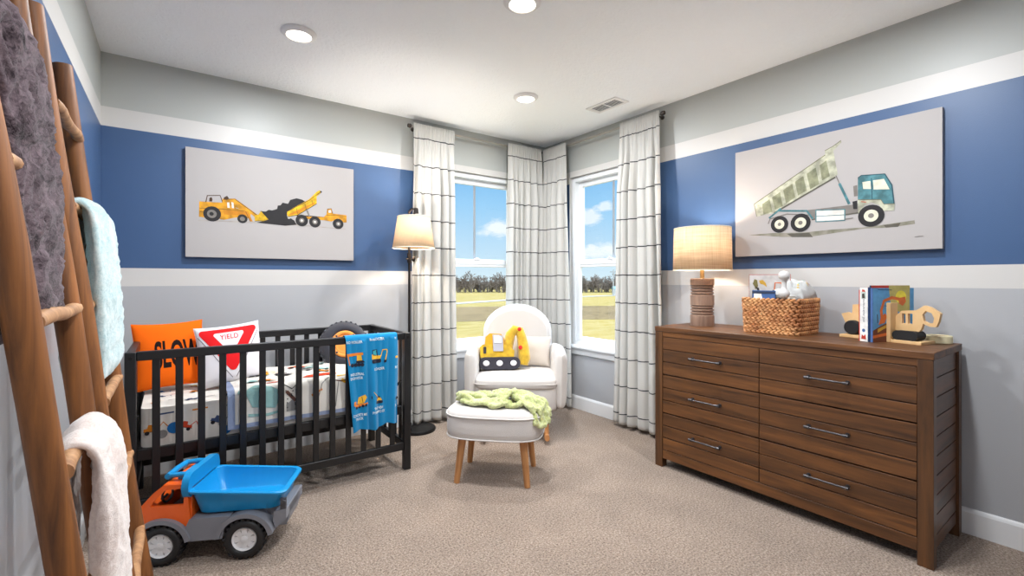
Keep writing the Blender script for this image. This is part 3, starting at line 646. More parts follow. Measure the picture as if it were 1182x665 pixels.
its = [('p', 'yelp', [(.80, .03), (.95, .03), (.96, .21), (.90, .24), (.82, .20), (.79, .12)]), ('s', 'navp', .004, [(.84, .05), (.84, .09), (.92, .10)]),
       ('s', 'yelp', .02, [(.71, .21), (.66, .16), (.62, .19)]), ('s', 'yelp', .018, [(.60, .23), (.70, .24), (.78, .30), (.9, .28)]), ('s', 'blk', .006, [(.74, .235), (.92, .25)]), ('s', 'brnp', .006, [(.55, .2), (.62, .18), (.72, .2)]),
       ('p', 'redp', [(.40, .26), (.46, .24), (.62, .30), (.62, .38), (.44, .36)]), ('p', 'tealp', [(.12, .10), (.24, .08), (.28, .16), (.22, .20), (.14, .22), (.08, .19)]), ('s', 'tealp', .022, [(.0 + .05, .20), (.14, .15), (.27, .12)]), ('s', 'tealp', .014, [(.10, .06), (.2, .05), (.27, .06)]),
       ('s', 'brnp', .018, [(.30, .16), (.335, .12), (.36, .09)]), ('p', 'grp', [(.30, .05), (.37, .05), (.37, .09), (.33, .11), (.30, .09)]), ('s', 'blk', .005, [(.28, .21), (.33, .17), (.36, .2)]), ('s', 'redp', .012, [(.20, .235), (.27, .24)]),
       ('s', 'orp', .012, [(.44, .12), (.5, .15)]), ('s', 'grp', .005, [(.46, .04), (.50, .18), (.55, .22)]), ('s', 'grp', .005, [(.58, .04), (.60, .18)])]
for i in range(16):
    truckmark(its, rs.uniform(.1, .9), .30 + rs.uniform(0, .42), rs.uniform(.08, .12), rs.choice(['tealp', 'redp', 'yelp', 'orp', 'grp']), a=rs.uniform(-.6, .6))
draw(mb, its, qf, FI, sub=.03)
for i in range(20):
    mb.flat(circ((.33 + rs.uniform(-.04, .04), .12 + rs.uniform(-.05, .05)), .004, 6), lambda u, v: qf(u, v, .002), FI['blk'])
mb.build('quilt_print', FM, q, smooth=0, fix=False)

# ------------------------------------------------------------------ pillows
def pillow_surf(w, h, t, side=-1, pinch=.07):
    """point on a stuffed pillow, u v in -1..1; local x right, z up, front faces -y"""
    def fn(u, v, l=0.0):
        ex = w / 2 * u * (1 - pinch * (1 - v * v) * 0.9 * abs(u)); ez = h / 2 * v * (1 - pinch * (1 - u * u) * 0.9 * abs(v))
        th = t / 2 * (max(0, (1 - u * u)) * max(0, (1 - v * v))) ** .42
        th += noise.noise(Vector((u * 2.3, v * 2.3, w * 30))) * .006 * (1 - u * u) * (1 - v * v)
        return (ex, side * (th + l), ez)
    return fn
def pillow(mb, w, h, t, mi=0, mib=None, seam=None, pinch=.07):
    f = pillow_surf(w, h, t, -1, pinch); b = pillow_surf(w, h, t, 1, pinch)
    W = lambda a: math.sin((a * 2 - 1) * PI / 2)
    mb.grid(lambda a, c: f(W(a), W(c)), 36, 36, mi); mb.grid(lambda a, c: b(W(a), W(c)), 36, 36, mi if mib is None else mib, flip=True)
    n = 36; ed = [f(W(i / n), -1) for i in range(n)] + [f(1, W(i / n)) for i in range(n)] + [f(W(1 - i / n), 1) for i in range(n)] + [f(-1, W(1 - i / n)) for i in range(n)]
    mb.tube(ed + ed[:1], .0032, 6, mi if seam is None else seam, caps=False)
    return f
def decal(f, w, h): return lambda u, v, l=0.0: f(max(-1, min(1, u / (w / 2))), max(-1, min(1, v / (h / 2))), l + .0008)
def place(o, loc, tilt, yaw, roll=0):
    o.location = loc; o.rotation_euler = (Matrix.Rotation(R(yaw), 3, 'Z') @ Matrix.Rotation(R(tilt), 3, 'X') @ Matrix.Rotation(R(roll), 3, 'Y')).to_euler()
M_orange = mat('orange cotton', (246, 106, 20), .9, bump=.15, bscale=300, spec=.1); M_ink = mat('black lettering', (36, 26, 24), .85, spec=.1)
mb = MB(); s = .350; f = pillow(mb, s, .40, .13); d = decal(f, s, .40)
put_text(mb, 'SLOW', .040, -.008, .232, .170, d, 1, bold=.030, spacing=1.0, sub=.02)
o = mb.build('throw_pillow', [M_orange, M_ink], smooth=180, fix=False)
tag(o, 'orange pillow with black SLOW lettering leaning in the crib', 'pillow'); place(o, (-.018, 3.50, .845), -18, 3, -2)
M_wcot = mat('white cotton', (232, 228, 232), .9, bump=.15, bscale=300, spec=.1); M_red = mat('red print', (226, 36, 40), .85, spec=.1)
mb = MB(); f = pillow(mb, .350, .375, .13); d = decal(f, .350, .375)
def rtri(c, r, cr):
    out = []
    for k, a in enumerate((30, 150, 270)):
        px, py = c[0] + r * math.cos(R(a)), c[1] + r * math.sin(R(a)) * 1.0
        for j in range(7):
            w = R(a - 60 + 120 * j / 6); out.append((px + cr * (math.cos(w) - 1.6 * math.cos(R(a))), py + cr * (math.sin(w) - 1.6 * math.sin(R(a)))))
    return out
mb.flat(rtri((.0, .064), .192, .022), lambda u, v: d(u, v, .001), 1, sub=.02)
inn = rtri((.0, .083), .100, .012)
mb.flat(inn, lambda u, v: d(u, v, .0018), 0, sub=.02)
mb.flat(stroke([(-.168, .125), (-.01, -.160)], .004), lambda u, v: d(u, v, .001), 2, sub=.02)
mb.flat(stroke([(.168, .125), (.01, -.160)], .004), lambda u, v: d(u, v, .001), 2, sub=.02)
put_text(mb, 'YIELD', .0, .104, .098, .034, lambda u, v, l=0: d(u, v, .0026), 1, bold=.012, spacing=1.1, sub=.015)
o = mb.build('throw_pillow', [M_wcot, M_red, mat('grey outline print', (120, 112, 116), .85)], smooth=180, fix=False)
tag(o, 'white pillow with a red YIELD sign leaning in the crib', 'pillow'); place(o, (.292, 3.40, .833), -17, -2, -6)

# tyre pillow
M_tyre = mat('charcoal plush', (50, 50, 58), .95, sheen=.3, bump=.2, bscale=120); M_hub = mat('orange plush', (240, 152, 66), .9, sheen=.3, bump=.1, bscale=120); M_hubd = mat('dark orange plush', (214, 110, 40), .9)
t = thing('tire_pillow', 'round plush tyre pillow with an orange hub leaning on the crib back rail', 'pillow', (1.035, 3.565, .808))
t.rotation_euler = (Matrix.Rotation(R(-8), 3, 'Z') @ Matrix.Rotation(R(76), 3, 'X')).to_euler()
mb = MB(); Rr, hw = .172, .066
prof = [(.0, -hw + .01), (.06, -hw), (.12, -hw - .006), (.145, -hw + .012), (Rr, -hw + .035), (Rr + .004, 0), (Rr, hw - .035), (.145, hw - .012), (.12, hw + .006), (.105, hw), (.098, hw - .012), (0, hw - .012)]
mb.lathe(prof, 48)
for k in range(30):
    a = 2 * PI * k / 30
    mb.box(Rr - .006, Rr + .004, -.007, .007, -hw + .03, hw - .03, 0, Matrix.Rotation(a, 4, 'Z'))
mb.build('tyre', M_tyre, t, smooth=60)
MB().lathe([(.100, hw - .016), (.098, hw + .002), (.085, hw + .008), (.074, hw + .001), (.068, hw - .004), (.05, hw + .001), (.0, hw + .004)], 40, mats=[0, 0, 0, 1, 0, 0]).build('hub', [M_hub, M_hubd], t, smooth=60)
mb = MB()
for k in range(4):
    a = PI / 4 + k * PI / 2; mb.ellip((.085 * math.cos(a), .085 * math.sin(a), hw + .004), (.009, .009, .006), 10, 6)
mb.build('lug_nut', M_tyre, t, smooth=60)

# small rolled muslin tucked at the right end
mb = MB()
def roll(u, v):
    a = 2 * PI * u; r = .048 + .006 * noise.noise(Vector((math.cos(a) * 2, math.sin(a) * 2, v * 6)))
    e = math.sin(PI * max(.02, min(.98, v))) ** .22
    return (r * e * math.cos(a), -.15 + .30 * v, r * e * math.sin(a))
mb.grid(roll, 24, 30, 0, closeu=True)
o = mb.build('muslin_roll', mat('pale grey muslin', (206, 208, 216), .95, bump=.3, bscale=60), smooth=180); tag(o, 'pale grey rolled muslin cloth at the right end of the crib mattress', 'cloth')
o.location = (1.205, 3.20, .708)

# ------------------------------------------------------------------ towel over the front rail
TW = {'base': (24, 134, 188), 'wht': (226, 240, 244), 'or': (236, 136, 52), 'yl': (244, 186, 60), 'blk': (38, 42, 56), 'gls': (60, 176, 190)}
TK = list(TW); TM = [mat('towel ' + k, TW[k], .9, sheen=.25, spec=.1, bump=.25, bscale=420) for k in TK]; TI = {k: i for i, k in enumerate(TK)}
TWd = .342
def towel_pt(u, s, l=0.0):
    """u across (m), s down from the rail top at the front (m); negative s goes over and behind"""
    k = min(1, max(0, s) / .5)
    f = .015 * math.sin(u * 62 + 1.1) * (.45 + .55 * k) + .018 * math.sin(u * 27 - .5 + s * 1.4) * k + .005 * noise.noise(Vector((u * 14, s * 5, 2)))
    x = u + (.046 * (1 - u / TWd) * min(1, s / .62) if s > 0 else 0) + (.004 * math.sin(s * 9) * (u / TWd) if s > 0 else 0)
    r = .024
    if s >= r: p = Vector((x, -.007, ct + .006 - s + 0)); nn = Vector((0, -1, 0))
    elif s >= -.02:
        a = (r - s) / (r + .02) * PI / 2 ; p = Vector((x, -.007 + .02 * (1 - math.cos(a)), ct + .006 - r + r * math.sin(a))); nn = Vector((0, -math.cos(a), math.sin(a)))
    elif s >= -.05: p = Vector((x, .013 + (-.02 - s) * .9, ct + .006)); nn = Vector((0, 0, 1))
    else: p = Vector((x, .046, ct + .006 - (-.05 - s))); nn = Vector((0, 1, 0))
    return p + nn * (abs(f) + .001 + l if s > r else .002 + l)
S0, S1 = -.06, .61
def hem(u): return .595 + .018 * (1 - u / TWd) - (.01 * math.sin(u * 30))
mb = MB().grid(lambda a, b: towel_pt(a * TWd, S0 + (hem(a * TWd) - S0) * b), 70, 80).grid(lambda a, b: towel_pt(a * TWd, S0 + (hem(a * TWd) - S0) * b, -.003), 70, 80)
tf = lambda u, v, l=0.0: towel_pt(u, -v, l + .0016)
def tt(s, x, y, w, h=.017): put_text(mb, s, x, -y, w, h, lambda u, v: tf(u, v, .001), TI['wht'], bold=.02, sub=.012)
tt('RO ROLLER', .052, .040, .10); tt('BULLDOZER', .200, .030, .098); tt('W', .325, .033, .014)
tt('INDUSTRIAL', .056, .245, .088); tt('EXCAVATOR', .050, .270, .082); tt('LOADER', .207, .225, .072); tt('RO', .325, .225, .022)
tt('CONCRETE MIX', .058, .505, .104); tt('TRUCK', .052, .530, .058); tt('THE NEW', .196, .478, .074); tt('PYRAMID EX', .196, .503, .100); tt('R', .326, .478, .012)
I = []
# lorry crane
I += [('p', 'or', [(.0, -.112), (.10, -.108), (.10, -.124), (.002, -.130)]), ('p', 'yl', [(.062, -.124), (.090, -.124), (.092, -.160), (.060, -.160)]), ('s', 'or', .007, [(.006, -.128), (.012, -.185)]), ('p', 'blk', [(.055, -.160), (.098, -.158), (.110, -.172), (.055, -.176)])]
I += [('c', 'blk', (x, -.186), .012) for x in (.030, .052, .072, .092)]
# tractor loader
I += [('p', 'yl', [(.158, -.128), (.218, -.140), (.218, -.160), (.158, -.160)]), ('p', 'blk', [(.163, -.098), (.197, -.098), (.199, -.140), (.163, -.136)]), ('p', 'gls', [(.168, -.102), (.180, -.102), (.180, -.134), (.168, -.132)]), ('p', 'gls', [(.183, -.102), (.194, -.102), (.194, -.136), (.183, -.134)]), ('p', 'blk', rrect(.157, .222, -.186, -.162, .010)),
      ('s', 'yl', .006, [(.218, -.150), (.236, -.104), (.262, -.102)]), ('s', 'yl', .007, [(.262, -.102), (.264, -.118), (.250, -.170)]), ('p', 'blk', [(.240, -.172), (.260, -.166), (.256, -.186), (.240, -.188)])]
I += [('p', 'yl', [(.318, -.150), (.34, -.150), (.34, -.165), (.318, -.165)])]
# mixer
I += [('p', 'or', [(.028, -.440), (.120, -.430), (.122, -.444), (.028, -.456)]), ('p', 'yl', [(.045, -.436), (.058, -.395), (.100, -.378), (.112, -.398), (.088, -.432)]), ('p', 'or', [(.020, -.418), (.036, -.416), (.038, -.444), (.018, -.444)]), ('s', 'blk', .003, [(.060, -.398), (.066, -.432)]), ('s', 'blk', .003, [(.078, -.390), (.084, -.430)])]
I += [('c', 'blk', (x, y), .009) for x, y in ((.038, -.457), (.060, -.454), (.082, -.450), (.104, -.446))]
# crawler crane
I += [('s', 'yl', .004, [(.196, -.412), (.160, -.370)]), ('p', 'yl', [(.180, -.432), (.192, -.414), (.212, -.414), (.224, -.432)]), ('p', 'blk', [(.192, -.414), (.202, -.402), (.214, -.414)]), ('p', 'blk', rrect(.176, .230, -.450, -.434, .007)), ('s', 'blk', .005, [(.146, -.395), (.147, -.412)])]
I += [('c', 'blk', (.334, -.432), .012)]
draw(mb, I, tf, TI, sub=.015)
o = mb.build('terry_cloth', TM, None, smooth=180, fix=False, loc=(.872, 2.982, 0))
o.name = 'blue_towel'; tag(o, 'blue construction towel draped over the front rail of the crib', 'towel')

# ------------------------------------------------------------------ floor lamp behind the crib
M_bronze = mat('dark bronze', (40, 34, 32), .4, .7); M_blk_iron = mat('black iron', (30, 29, 30), .45, .5)
M_shade = cloth('linen shade', (240, 214, 178), .20, rgb2=(226, 204, 172), wscale=160.0); M_shade_in = mat('shade trim', (236, 226, 208), .8)
M_bulb = emis('lamp bulb', (255, 214, 150), 8)
fl = thing('floor_lamp', 'dark bronze floor lamp with a tapered cream shade beside the left curtain', 'lamp', (1.700, 3.720, 0))
MB().lathe([(.155, 0), (.158, .012), (.150, .026), (.06, .034), (0, .036)], 48).build('base', M_blk_iron, fl, smooth=50)
px, py = -.092, -.042
po = MB().tube([(px, py, .03), (px, py, 1.86)], .010, 14).cyl((px, py, 1.44), (px, py, 1.52), .017).cyl((px, py, .03), (px, py, .06), .02, .012).build('pole', M_bronze, fl)
MB().tube([(px - .03, py, 1.47), (px + .035, py - .01, 1.47)], .008, 10).ellip((px + .035, py - .01, 1.47), (.015, .012, .022)).build('switch_knob', M_bronze, fl)
sx_, sy_ = 1.590 - 1.700, 3.548 - 3.720
MB().tube([(px, py, 1.85), (px - .005, py - .01, 1.872), (sx_ + .01, sy_ + .05, 1.885), (sx_ + .03, sy_ + .0, 1.87), (sx_, sy_, 1.83), (sx_, sy_, 1.78)], [.011, .011, .010, .010, .008, .008], 10).cyl((sx_ + .02, sy_, 1.84), (sx_ + .02, sy_, 1.885), .022, .016).cyl((sx_, sy_, 1.66), (sx_, sy_, 1.79), .018).build('arm', M_bronze, fl)
T = Matrix.Translation((sx_, sy_, 0))
mb = MB().lathe([(.170, 1.555), (.130, 1.812)], 48, 0, T); mb.f = [f for f in mb.f if len(f) == 4]; mb.m = [0] * len(mb.f)
sh_ = mb.build('lamp_shade', M_shade, fl, smooth=60, fix=False); m_ = sh_.modifiers.new('Solid', 'SOLIDIFY'); m_.thickness = .0025
def ringtube(mb, r, z, t, T=None, mi=0): mb.tube([(r * math.cos(2 * PI * k / 40), r * math.sin(2 * PI * k / 40), z) for k in range(41)], t, 6, mi, T, caps=False)
for r_, z_ in ((.170, 1.556), (.130, 1.811)):
    mb = MB(); ringtube(mb, r_, z_, .004, T); mb.build('shade_trim', M_shade_in, sh_)
MB().tube([(sx_ - .129, sy_, 1.80), (sx_ + .129, sy_, 1.80)], .0025, 6).tube([(sx_, sy_ - .129, 1.80), (sx_, sy_ + .129, 1.80)], .0025, 6).build('spider', M_bronze, sh_)
MB().ellip((sx_, sy_, 1.645), (.028, .028, .038)).build('bulb', M_bulb, fl)
def point(name, loc, e, col, r): 
    l = bpy.data.lights.new(name, 'POINT'); l.energy = e; l.color = col; l.shadow_soft_size = r; o = bpy.data.objects.new(name, l); COL.objects.link(o); o.location = loc; return o
point('floor_lamp_light', (1.590, 3.548, 1.70), 36, (1, .93, .84), .045)

# ------------------------------------------------------------------ ladders leaning on the left wall
def trunkwood(name, c1, c2):
    m = wood(name, c1, c2, 'Z', .55, .8, island=.08, streak=16.0); return m
M_lad = trunkwood('stained pole wood', (158, 98, 46), (84, 48, 20)); M_rung = trunkwood('rung wood', (196, 150, 106), (140, 96, 62)); M_cut = mat('sawn end', (150, 112, 78), .8, var=.3, vscale=60)
LS = .1196
def lx(z): return -.084 - LS * z
def rail(mb_name, par, ya, yb, H_, r, o0):
    rnd = random.Random(int(ya * 100)); pts = []; rad = []
    for i in range(15):
        z = H_ * i / 14; y = ya + (yb - ya) * z / H_ + .004 * math.sin(z * 3 + ya)
        pts.append((lx(z) - o0[0] + .003 * math.sin(z * 5 + ya), y - o0[1], z + .003)); rad.append(r * (1 + .03 * math.sin(z * 7 + ya * 3)) * (1.04 - .06 * z / H_))
    mb = MB().tube(pts, rad, 18); mb.m[-1] = 1
    return mb.build(mb_name, [M_lad, M_cut], par, smooth=50)
def ladder(y0b, y0t, y1b, y1t, H_, r, label):
    o0 = (-.084, (y0b + y1b) / 2)
    t = thing('blanket_ladder', label, 'ladder', (o0[0], o0[1], 0), 0, 'wooden blanket ladders on the left wall')
    rail('rail', t, y0b, y0t, H_, r, o0); rail('rail', t, y1b, y1t, H_, r, o0)
    for k in range(6):
        z = .315 + .302 * k; x = lx(z) - o0[0] + .004
        ya = y0b + (y0t - y0b) * z / H_ + .008 - o0[1]; yb = y1b + (y1t - y1b) * z / H_ + .004 - o0[1]
        n = 9; pts = [(x + .012 + .002 * math.sin(i * 1.3 + k), ya + (yb - ya) * i / n, z + .003 * math.cos(i + k)) for i in range(n + 1)]
        MB().tube(pts, [.0165 + .001 * math.sin(i * 2 + k) for i in range(n + 1)], 12).build('rung', M_rung, t, smooth=60)
    return t
ladder(1.315, 1.175, 1.685, 1.675, 2.10, .0275, 'nearest wooden pole ladder, holding the dark grey and the cream blankets')
ladder(1.895, 1.895, 2.365, 2.365, 2.09, .0290, 'wooden pole ladder further from the camera, holding the pale aqua blanket')

# ------------------------------------------------------------------ blankets on the ladders
def plush(name, c1, c2, bs=90, sheen=.6):
    m, nt, b = newmat(name); b.inputs['Roughness'].default_value = 1.0; b.inputs['Specular IOR Level'].default_value = .05
    b.inputs['Sheen Weight'].default_value = sheen; b.inputs['Sheen Roughness'].default_value = .4
    tc = N(nt, 'ShaderNodeTexCoord'); n1 = N(nt, 'ShaderNodeTexNoise', Scale=bs, Detail=6.0, Roughness=.75, Distortion=.6); n2 = N(nt, 'ShaderNodeTexNoise', Scale=14.0, Detail=4.0)
    for n in (n1, n2): L(nt, tc.outputs['Object'], n.inputs['Vector'])
    a = N(nt, 'ShaderNodeMath', operation='MULTIPLY_ADD'); a.inputs[1].default_value = .6; L(nt, n1.outputs['Fac'], a.inputs[0])
    h = N(nt, 'ShaderNodeMath', operation='MULTIPLY'); h.inputs[1].default_value = .4; L(nt, n2.outputs['Fac'], h.inputs[0]); L(nt, h.outputs[0], a.inputs[2])
    mr = N(nt, 'ShaderNodeMapRange'); mr.inputs[1].default_value = .38; mr.inputs[2].default_value = .6; L(nt, a.outputs[0], mr.inputs[0])
    mx = N(nt, 'ShaderNodeMix', data_type='RGBA'); mx.inputs[6].default_value = C(*c2); mx.inputs[7].default_value = C(*c1); L(nt, mr.outputs[0], mx.inputs[0]); L(nt, mx.outputs[2], b.inputs['Base Color'])
    bp = N(nt, 'ShaderNodeBump', Strength=.6, Distance=.006); L(nt, n1.outputs['Fac'], bp.inputs['Height']); L(nt, bp.outputs[0], b.inputs['Normal'])
    return m
def drape(name, label, m, path, y0, y1, th, seed, rid=1.0, amp=.010, flare=0.0):
    """thick folded blanket hung over a rung: path = (x, z, dy, thickness factor) from the front hem over the rung to the back hem"""
    # resample
    P = [Vector((p[0], 0, p[1])) for p in path]; cum = [0]
    for a, b in zip(P, P[1:]): cum.append(cum[-1] + (b - a).length)
    n = int(cum[-1] / .009)
    def at(s):
        for i in range(len(P) - 1):
            if s <= cum[i + 1] or i == len(P) - 2:
                f = (s - cum[i]) / (cum[i + 1] - cum[i]); f = max(0, min(1, f)); g = lambda k: path[i][k] * (1 - f) + path[i + 1][k] * f
                return P[i].lerp(P[i + 1], f), g(2), g(3), g(4) if len(path[0]) > 4 else 0
    pts = [at(cum[-1] * i / n) for i in range(n + 1)]
    # smooth
    xs = [Vector(p[0]) for p in pts]
    for _ in range(40): xs = [xs[0]] + [(xs[i - 1] + xs[i] * 2 + xs[i + 1]) / 4 for i in range(1, n)] + [xs[-1]]
    M = 84; w = y1 - y0
    def fn(u, v):
        i = min(n, int(round(v * n))); x = xs[i]; t = (xs[min(n, i + 1)] - xs[max(0, i - 1)]).normalized()
        nn = Vector((-t.z, 0, t.x)); nn = nn if True else nn
        a = 2 * PI * u; ca, sa = math.cos(a), math.sin(a)
        yy = math.copysign(abs(ca) ** .7, ca) * w / 2; tt_ = math.copysign(abs(sa) ** .8, sa)
        s = i * .009
        end = min(1, min(i, n - i) / 5.0) ** .5 if True else 1
        T_ = th / 2 * pts[i][2] * end
        yc = (y0 + y1) / 2 + pts[i][1]
        fold = math.sin(yy * 55 * rid + seed + .6 * math.sin(s * 5)) * .5
        cell = 1 - abs(noise.noise(Vector((yy * 34 + 1.2 * noise.noise(Vector((s * 9, yy * 9, seed))), s * 15, seed + (2.0 if sa > 0 else 5.0))))) * 2.2
        big = noise.noise(Vector((yy * 10, s * 5, seed + 7)))
        fine = noise.noise(Vector((yy * 150, s * 150, seed)))
        dsp = amp * (max(0, cell) - .6) + .008 * fold + .010 * big + .0022 * fine
        dsp *= end
        edge = noise.noise(Vector((s * 8, seed, 3 if ca > 0 else 9))) * .012 + .002 * noise.noise(Vector((s * 140, seed, ca)))
        return (x.x + nn.x * (tt_ * (T_ + dsp)), yc + yy * (1 + pts[i][3] ) + edge * math.copysign(1, ca) * abs(ca), x.z + nn.z * (tt_ * (T_ + dsp)))
    mb = MB().grid(fn, M, n, 0, closeu=True)
    b = len(mb.v)
    mb.f.append(list(range(M))); mb.m.append(0); mb.f.append([n * M + k for k in range(M)]); mb.m.append(0)
    o = mb.build(name, m, smooth=180)
    return tag(o, label, 'blanket')
zr = lambda k: .315 + .302 * k
def over(k, zf, zb, dxf=.05, dxb=.04, th_top=1.0, tf_=1.0, tb=.8, dyf=0, dyb=0):
    """path over rung k down to zf in front and zb behind"""
    z = zr(k); x = lx(z) + .024; r = .017 + .022
    return [(x + dxf, zf, dyf, tf_), (x + dxf * .95, (zf + z) / 2, dyf * .5, tf_), (x + r * 1.05, z - .05, 0, th_top), (x + r * .9, z + .012, 0, th_top * .9), (x, z + r, 0, th_top * .85), (x - r * .9, z + .012, 0, th_top * .8), (x - r * 1.0, z - .05, 0, tb), (x - dxb, zb, dyb, tb)]
M_gplush = plush('dark grey plush', (124, 108, 114), (38, 29, 33), sheen=.2); M_aplush = plush('pale aqua plush', (226, 242, 242), (172, 206, 210)); M_cplush = plush('cream pink plush', (250, 238, 231), (224, 206, 198))
drape('plush_blanket', 'dark grey plush blanket hanging from the top of the nearest ladder', M_gplush, [(-.250, 1.19, .055, 1.5), (-.254, 1.50, .050, 1.5), (-.262, 1.70, .022, 1.2), (-.262, 1.79, 0, .9), (-.268, 1.842, 0, .8), (-.286, 1.866, 0, .8), (-.304, 1.842, 0, .8), (-.312, 1.77, 0, .6), (-.320, 1.15, 0, .6)], 1.225, 1.585, .046, 3.0, amp=.020, rid=1.3)
drape('plush_blanket', 'pale aqua plush blanket hanging over a rung of the further ladder', M_aplush, over(4, .97, 1.0, .055, .030, 1.0, 1.3, .6, .03), 1.95, 2.36, .052, 8.0, amp=.008)
drape('plush_blanket', 'cream plush blanket hanging low on the nearest ladder', M_cplush, over(2, .18, .20, .050, .045, 1.0, 1.25, .7, .03), 1.375, 1.650, .050, 14.0, amp=.008)
# ------------------------------------------------------------------ curtains
def curtain_mat():
    m = cloth('white curtain with dark lines', (216, 214, 209), .22); nt = m.node_tree; b = nt.nodes['Principled BSDF']; tr = [n for n in nt.nodes if n.type == 'BSDF_TRANSLUCENT'][0]
    tc = N(nt, 'ShaderNodeTexCoord'); sx = N(nt, 'ShaderNodeSeparateXYZ'); L(nt, tc.outputs['Object'], sx.inputs[0])
    no = N(nt, 'ShaderNodeTexNoise', Scale=9.0); L(nt, tc.outputs['Object'], no.inputs['Vector'])
    z = N(nt, 'ShaderNodeMath', operation='MULTIPLY_ADD'); z.inputs[1].default_value = .022; L(nt, no.outputs['Fac'], z.inputs[0]); L(nt, sx.outputs['Z'], z.inputs[2])
    s = N(nt, 'ShaderNodeMath', operation='ADD'); s.inputs[1].default_value = -.125 + .242 * 2 + .004 - .011; L(nt, z.outputs[0], s.inputs[0])
    md = N(nt, 'ShaderNodeMath', operation='MODULO'); md.inputs[1].default_value = .242; L(nt, s.outputs[0], md.inputs[0])
    lt = N(nt, 'ShaderNodeMath', operation='LESS_THAN'); lt.inputs[1].default_value = .0085; L(nt, md.outputs[0], lt.inputs[0])
    mx = N(nt, 'ShaderNodeMix', data_type='RGBA'); mx.inputs[6].default_value = C(216, 214, 209); mx.inputs[7].default_value = C(62, 62, 66)
    L(nt, lt.outputs[0], mx.inputs[0]); L(nt, mx.outputs[2], b.inputs['Base Color']); L(nt, mx.outputs[2], tr.inputs['Color'])
    nb = N(nt, 'ShaderNodeTexNoise', Scale=300.0); L(nt, tc.outputs['Object'], nb.inputs['Vector']); bp = N(nt, 'ShaderNodeBump', Strength=.15, Distance=.003); L(nt, nb.outputs['Fac'], bp.inputs['Height']); L(nt, bp.outputs[0], b.inputs['Normal'])
    return m
M_curt = curtain_mat(); M_rod = mat('brushed steel rod', (172, 166, 158), .32, .9); M_fin = mat('dark finial', (84, 78, 74), .4, .8)
RZ, RO = 2.645, .088
def curtain(label, axis, t0, t1, b0, b1, folds, seed, group, zb=.035, flip=1):
    """panel from t0..t1 at the rod and b0..b1 at the hem, along the wall"""
    rnd = random.Random(seed); ph = [rnd.uniform(0, 6.28) for _ in range(4)]
    def wave(u, z):
        k = min(1, max(0, (RZ - z) / .55)); warp = u + .035 * math.sin(u * 5 + ph[0]) + .012 * math.sin(z * 1.7 + ph[1]) * k
        w = math.sin(warp * folds * 2 * PI + ph[2]); big = math.copysign(abs(w) ** .75, w) * (.018 + .021 * k) * (.8 + .35 * math.sin(u * 9 + ph[3]))
        g = math.sin(u * folds * 5.3 * PI + ph[1]) * .006 * (1 - k)
        return big * (k * .92 + .08) + g
    def fn(u, v):
        z = zb + (RZ + .028 - zb) * v
        s = 1 - v; a0 = t0 + (b0 - t0) * s; a1 = t1 + (b1 - t1) * s
        a = a0 + (a1 - a0) * u
        a += .012 * math.cos(u * folds * 2 * PI + ph[2]) * min(1, (RZ - z) / .6) if z < RZ else 0
        off = -RO - .016 + wave(u, z)
        if abs(z - RZ) < .10:
            q = 1 - abs(z - RZ) / .10; off = off * (1 - q * .8) + (-RO - .022 + .005 * math.sin(u * folds * 6.1 * PI)) * q * .8
        return (a, YB + off, z) if axis == 'y' else (XR + off, a, z)
    mb = MB().grid(fn, int(folds * 26), 90)
    o = mb.build('curtain', M_curt, smooth=180, fix=False)
    m = o.modifiers.new('Solid', 'SOLIDIFY'); m.thickness = .004; m.offset = 0
    return tag(o, label, 'curtain', group)
cg = 'white curtains with thin dark lines'
curtain('white lined curtain behind the floor lamp, left edge of the left window', 'y', 1.70, 2.105, 1.665, 2.135, 5.5, 1, cg)
curtain('white lined curtain on the back wall in the corner, right edge of the left window', 'y', 2.715, 3.150, 2.70, 3.135, 6, 2, cg)
curtain('white lined curtain on the right-hand wall in the corner, left edge of the right window', 'x', 3.45, 3.80, 3.375, 3.775, 4.5, 3, cg)
curtain('white lined curtain beside the dresser, at the right edge of the right window', 'x', 2.345, 2.745, 2.285, 2.815, 5.5, 4, cg)
def rod(name, axis, a0, a1, label):
    o = thing(name, label, 'curtain rod', (0, 0, 0), 0, 'steel curtain rods')
    P = (lambda a, d=-RO, z=RZ: (a, YB + d, z)) if axis == 'y' else (lambda a, d=-RO, z=RZ: (XR + d, a, z))
    ctr = P((a0 + a1) / 2); o.location = ctr; c = Vector(ctr)
    Q = lambda a, d=-RO, z=RZ: Vector(P(a, d, z)) - c
    MB().cyl(Q(a0), Q(a1), .0105, seg=14).build('pole', M_rod, o, smooth=50)
    for e, s in ((a0, -1), (a1, 1)):
        MB().cyl(Q(e), Q(e + s * .032), .017, .017, 16).cyl(Q(e + s * .010), Q(e + s * .018), .0195, seg=16).build('finial', M_fin, o, smooth=40, bevel=.002)
    for a in (a0 + .05, a1 - .05):
        MB().tube([Q(a), Q(a, 0.0)], .006, 8).cyl(Q(a, -.006), Q(a, 0), .018, seg=14).build('bracket', M_fin, o, smooth=40)
rod('curtain_rod', 'y', 1.685, 3.135, 'steel curtain rod on the wall with the crib, over the left window')
rod('curtain_rod', 'x', 2.335, 3.77, 'steel curtain rod on the wall with the dresser, over the right window')

# ------------------------------------------------------------------ glider chair
M_boucle = mat('cream woven upholstery', (214, 208, 203), .95, bump=.35, bscale=260, sheen=.2, spec=.1); M_oak = wood('light oak', (206, 150, 96), (170, 112, 64), 'Z', .45, 1.2, island=.05)
M_welt = mat('cream piping', (208, 202, 197), .9)
gc = thing('glider_chair', 'cream upholstered glider armchair with a rounded back in the window corner', 'armchair', (2.222, 3.002, 0), R(142.0))
